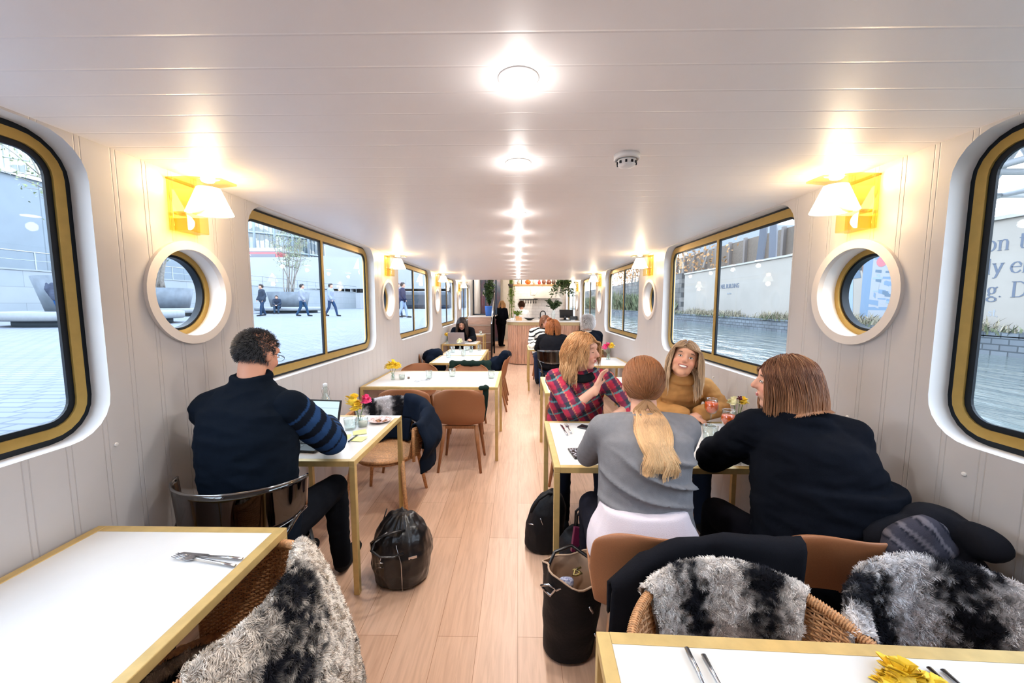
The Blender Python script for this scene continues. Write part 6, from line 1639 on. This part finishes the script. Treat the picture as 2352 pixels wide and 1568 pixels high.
for k in range(7): MB().tube([(-.26 + k * .085, -.02, 0), (-.26 + k * .085, -.02, -.14)], [.005, .018], 6).build('utensil', M_black, t)
t = thing('framed_print', 'pale framed prints on the white galley wall', 'picture', (.62, 13.34, 2.0)); MB().box((0, 0, 0), (.4, .02, .26)).build('frame', mat('pale print', (.6, .56, .52), .7, var=.3, vscale=12), t); MB().box((0, -.012, 0), (.34, .002, .2)).build('picture', mat('faded print', (.7, .66, .62), .7, var=.25, vscale=20), t)
# stairs, landing and glazed end
M_step = mat('brown stair boards', (.42, .26, .19), .6, var=.12, vscale=6, stretch=(1, 8, 8))
t = thing('staircase', 'brown boarded stairs rising to the glazed stern door', 'stairs', (-1.15, 10.95, 0))
for k in range(5): MB().box((0, .13 + k * .24, .115 + k * .235), (.76, .26, .23 + 0 * k), bev=.004).box((0, .13 + k * .24, (.235 * k) / 2), (.74, .24, max(.235 * k, .01))).build('step', M_step, t); MB().box((0, .0 + k * .24, .235 + k * .235 - .006), (.77, .03, .014)).build('nosing', mat('pale stair nosing', (.62, .55, .48), .5), t)
struct(MB().box((-1.15, 13.7, 1.165), (.80, 3.1, .03)).box((-1.15, 12.3, .59), (.78, .06, 1.13)).build('trim_2', mat('pale landing board', (.50, .42, .36), .6, var=.1)))
for i, (x, y0, y1) in enumerate(((-.74, 10.9, 12.2),)):
    t = thing('stair_rail', 'steel handrail with dark posts beside the stairs', 'handrail', (x, y0, 0))
    MB().tube([(0, 0, 1.0), (0, 1.3, 1.95)], .022, 8).build('handrail', M_steel, t)
    MB().box((0, .02, .5), (.045, .045, 1.0)).build('post', M_black, t); MB().box((0, 1.28, 1.0), (.045, .045, 1.95)).build('post', M_black, t); MB().box((0, .65, .72), (.012, 1.26, .95)).build('panel', M_smoke, t)
t = struct(bpy.data.objects.new('door_1', None)); COL.objects.link(t)
mb = MB()
for x in (-1.54, -1.12, -.76): mb.box((x, 13.6, 1.95), (.05, .06, 1.6))
mb.box((-1.15, 13.6, 1.2), (.8, .06, .05)).box((-1.15, 13.6, 2.74), (.8, .06, .05)); mb.build('door_frame', mat('dark navy door frame', (.02, .04, .07), .4), t)
MB().add([(-1.53, 13.6, 1.2), (-.77, 13.6, 1.2), (-.77, 13.6, 2.74), (-1.53, 13.6, 2.74)], [(0, 1, 2, 3)]).build('pane', M_pane, t)
tag(MB().box((-1.15, 16.6, 1.33), (.82, .3, 2.64)).build('stern_backdrop', mat('dark blue painted locker', (.025, .045, .08), .4, var=.6, vscale=3, col2=(.10, .03, .05))), 'dark blue and maroon shape beyond the glazed door', 'backdrop')  # made-up box standing in for the dark view outside the door
leafy('potted_bamboo', 'tall dark green plant in blue pot on stair landing', -.92, 12.6, 1.50, 60, .17, .25, M_lfd, .85, .15, lambda t: MB().lathe([(.12, -.32), (.15, -.02), (.155, 0), (.002, -.01)], n=24).build('blue_pot', mat('blue glazed pot', (.03, .12, .42), .25), t), 12, .06)
for x, y, e in ((.6, 12.6, 85), (.0, 15.0, 90), (-.9, 15.2, 45), (1.2, 11.4, 50), (.2, 11.2, 40)):
    l = bpy.data.lights.new('galley light', 'POINT'); l.energy = e; l.color = (1, .90, .76); l.shadow_soft_size = .08; o = bpy.data.objects.new('galley_light', l); COL.objects.link(o); o.location = (x, y, 2.68)
for i, (x, y) in enumerate(((.6, 12.6), (.0, 15.0), (1.2, 11.4), (.2, 11.2))):
    o = thing('galley_lamp', '%s round lit lamp on the galley ceiling' % ('second', 'farthest', 'right hand', 'nearest')[i], 'lamp', (x, y, 2.72), 0, 'galley ceiling lamps'); MB().lathe([(.09, 0), (.09, -.02), (.07, -.03)], n=24).build('rim', M_white, o); MB().lathe([(.066, -.012), (.001, -.04)], n=20, caps=False).build('lens', M_bulb, o)

# ------------------------------------------------------------ people farther down the cabin
J = dict(pelvis=(-1.25, 9.02, .56), chest=(-1.25, 8.93, .86), neck=(-1.25, 8.84, 1.035), head=(-1.255, 8.72, 1.125), shR=(-1.44, 8.86, .97), shL=(-1.06, 8.86, .97), elR=(-1.50, 8.66, .80), elL=(-.98, 8.62, .80), wrR=(-1.36, 8.42, .80), wrL=(-1.05, 8.38, .80), hdL=(-1.02, 8.28, .80)); J.update(sitlegs(-1.25, 9.0, 0, -1))
E_ = person('woman in black with long dark hair looking down at grey laptop', J, (0, -1, 0), (.05, -1, -.55), vox=.010, hs=1.1, w=1.12); E_.body(); E_.face()
E_.cloth('jumper', torso=True, arms='LR', fore='LR', inf=.025, col=BLACK, fold=.006, upto=.85); E_.cloth('trousers', legs='LR', inf=.012, col=(.01, .01, .02), fold=0); E_.shoes()
E_.hair(1100, .26, 'down', (.03, .018, .015), (.06, .03, .02), width=.0028, seed=2, back=0, hairline=.06); recentre(E_)
J = dict(pelvis=(.575, 6.52, .56), chest=(.58, 6.60, .88), neck=(.585, 6.66, 1.05), head=(.59, 6.70, 1.165), shL=(.40, 6.63, .985), shR=(.77, 6.63, .985), elL=(.34, 6.80, .80), elR=(.83, 6.80, .80), wrL=(.45, 7.03, .80), wrR=(.7, 7.03, .80)); J.update(sitlegs(.575, 6.54, 0, 1))
F_ = person('woman with red brown hair tied up in black top, back turned, near the bar', J, (0, 1, 0), (-.1, 1, 0), vox=.010, hs=1.12, w=1.25); F_.body(); F_.face()
F_.cloth('jumper', torso=True, arms='LR', fore='LR', inf=.022, col=(.010, .010, .013), fold=.006); F_.cloth('jeans', legs='LR', inf=.014, col=(.03, .07, .18), fold=0); F_.shoes()
F_.hair(1400, .12, 'down', (.32, .10, .03), (.36, .13, .04), width=.0028, seed=6, back=.4, bun=(-.05, -.02, .115), cap=(.098, .115, .10), wave=.2); recentre(F_)
J = dict(pelvis=(1.18, 6.58, .56), chest=(1.18, 6.64, .92), neck=(1.18, 6.70, 1.10), head=(1.185, 6.75, 1.225), shL=(.99, 6.67, 1.03), shR=(1.36, 6.67, 1.03), elL=(.97, 6.85, .80), elR=(1.40, 6.85, .80), wrL=(1.08, 7.05, .80), wrR=(1.3, 7.05, .80)); J.update(sitlegs(1.18, 6.6, 0, 1))
G_ = person('white haired person in black with fawn scarf, back turned, by right wall', J, (0, 1, 0), (-.15, 1, 0), vox=.010, hs=1.12, w=1.2, male=True); G_.body(); G_.face()
G_.cloth('coat', torso=True, arms='LR', fore='LR', inf=.025, col=BLACK, fold=.006); G_.cloth('trousers', legs='LR', inf=.014, col=(.02, .02, .03), fold=0); G_.shoes()
G_.cloth('scarf', inf=0, col=(.38, .29, .23), fold=.004, extra=lambda mb: [mb.tube([G_.J['neck'] + Vector((r_ * math.cos(a), r_ * math.sin(a), z_)) for a in [2 * PI * i / 20 for i in range(20)]], .026, 8, closed=True) for r_, z_ in ((.085, .0), (.10, -.03))])
G_.hair(1600, .05, 'short', (.75, .70, .68), (.85, .80, .78), width=.0028, seed=7, jit=.4); recentre(G_)
J = dict(pelvis=(.52, 8.2, .56), chest=(.51, 8.10, .90), neck=(.53, 8.05, 1.08), head=(.56, 8.0, 1.20), shR=(.30, 8.06, 1.0), shL=(.70, 8.06, 1.0), elR=(.26, 7.86, .80), elL=(.78, 7.86, .80), wrR=(.36, 7.64, .80), wrL=(.62, 7.64, .80)); J.update(sitlegs(.52, 8.18, 0, -1))
H_ = person('person in black and white striped jumper facing us across the far table', J, (0, -1, 0), (.4, -1, 0), vox=.010, hs=1.1, w=1.15); H_.body(); H_.face()
H_.cloth('striped_jumper', torso=True, arms='LR', fore='LR', inf=.022, col=lambda p: (.01, .01, .012) if ((p.z + .12 * noise.noise(p * 3)) / .085) % 1 < .35 else (.72, .68, .64), fold=.005); H_.cloth('trousers', legs='LR', inf=.014, col=(.03, .04, .08), fold=0); H_.shoes()
H_.hair(900, .10, 'down', (.20, .08, .04), (.25, .10, .05), width=.003, seed=9); recentre(H_)
def standing(label, x, y, fwd, top, bot, hairc, h=1.68, hair_len=.22, z=0):
    s_ = h / 1.72; f = Vector((fwd[0], fwd[1], 0)).normalized(); r = f.cross(Vector((0, 0, 1))); o = Vector((x, y, z)); g = lambda a, b, c: o + (r * a + f * b + Vector((0, 0, c))) * s_
    J = dict(pelvis=g(0, 0, .92), chest=g(0, .02, 1.24), neck=g(0, .04, 1.46), head=g(0, .08, 1.60), shL=g(-.18, .02, 1.38), shR=g(.18, .02, 1.38), elL=g(-.23, .02, 1.10), elR=g(.23, .04, 1.10), wrL=g(-.14, .24, 1.02), wrR=g(.12, .26, 1.04), hipL=g(-.09, 0, .88), hipR=g(.09, 0, .88), knL=g(-.09, .05, .48), knR=g(.09, -.02, .48), anL=g(-.09, .06, .08), anR=g(.09, -.12, .10))
    F = person(label, J, f, (f.x, f.y, -.3), vox=.012); F.body(); F.face(); F.cloth('top', torso=True, arms='LR', fore='LR', inf=.022, col=top, fold=.006, low=.04); F.cloth('trousers', legs='LR', inf=.018, col=bot, fold=.004); F.shoes(); F.hair(900, hair_len, 'down' if hair_len > .1 else 'short', hairc, tuple(min(.9, c * 1.3) for c in hairc), width=.003, seed=5); recentre(F)
standing('blonde waitress in black standing in the galley passage, back turned', -.62, 14.3, (.5, 1), BLACK, BLACK, (.55, .32, .14))
standing('cook in white jacket bending behind the bar counter', .12, 12.3, (-.3, 1), (.78, .78, .80), (.3, .3, .32), (.10, .04, .02), 1.62, .05)
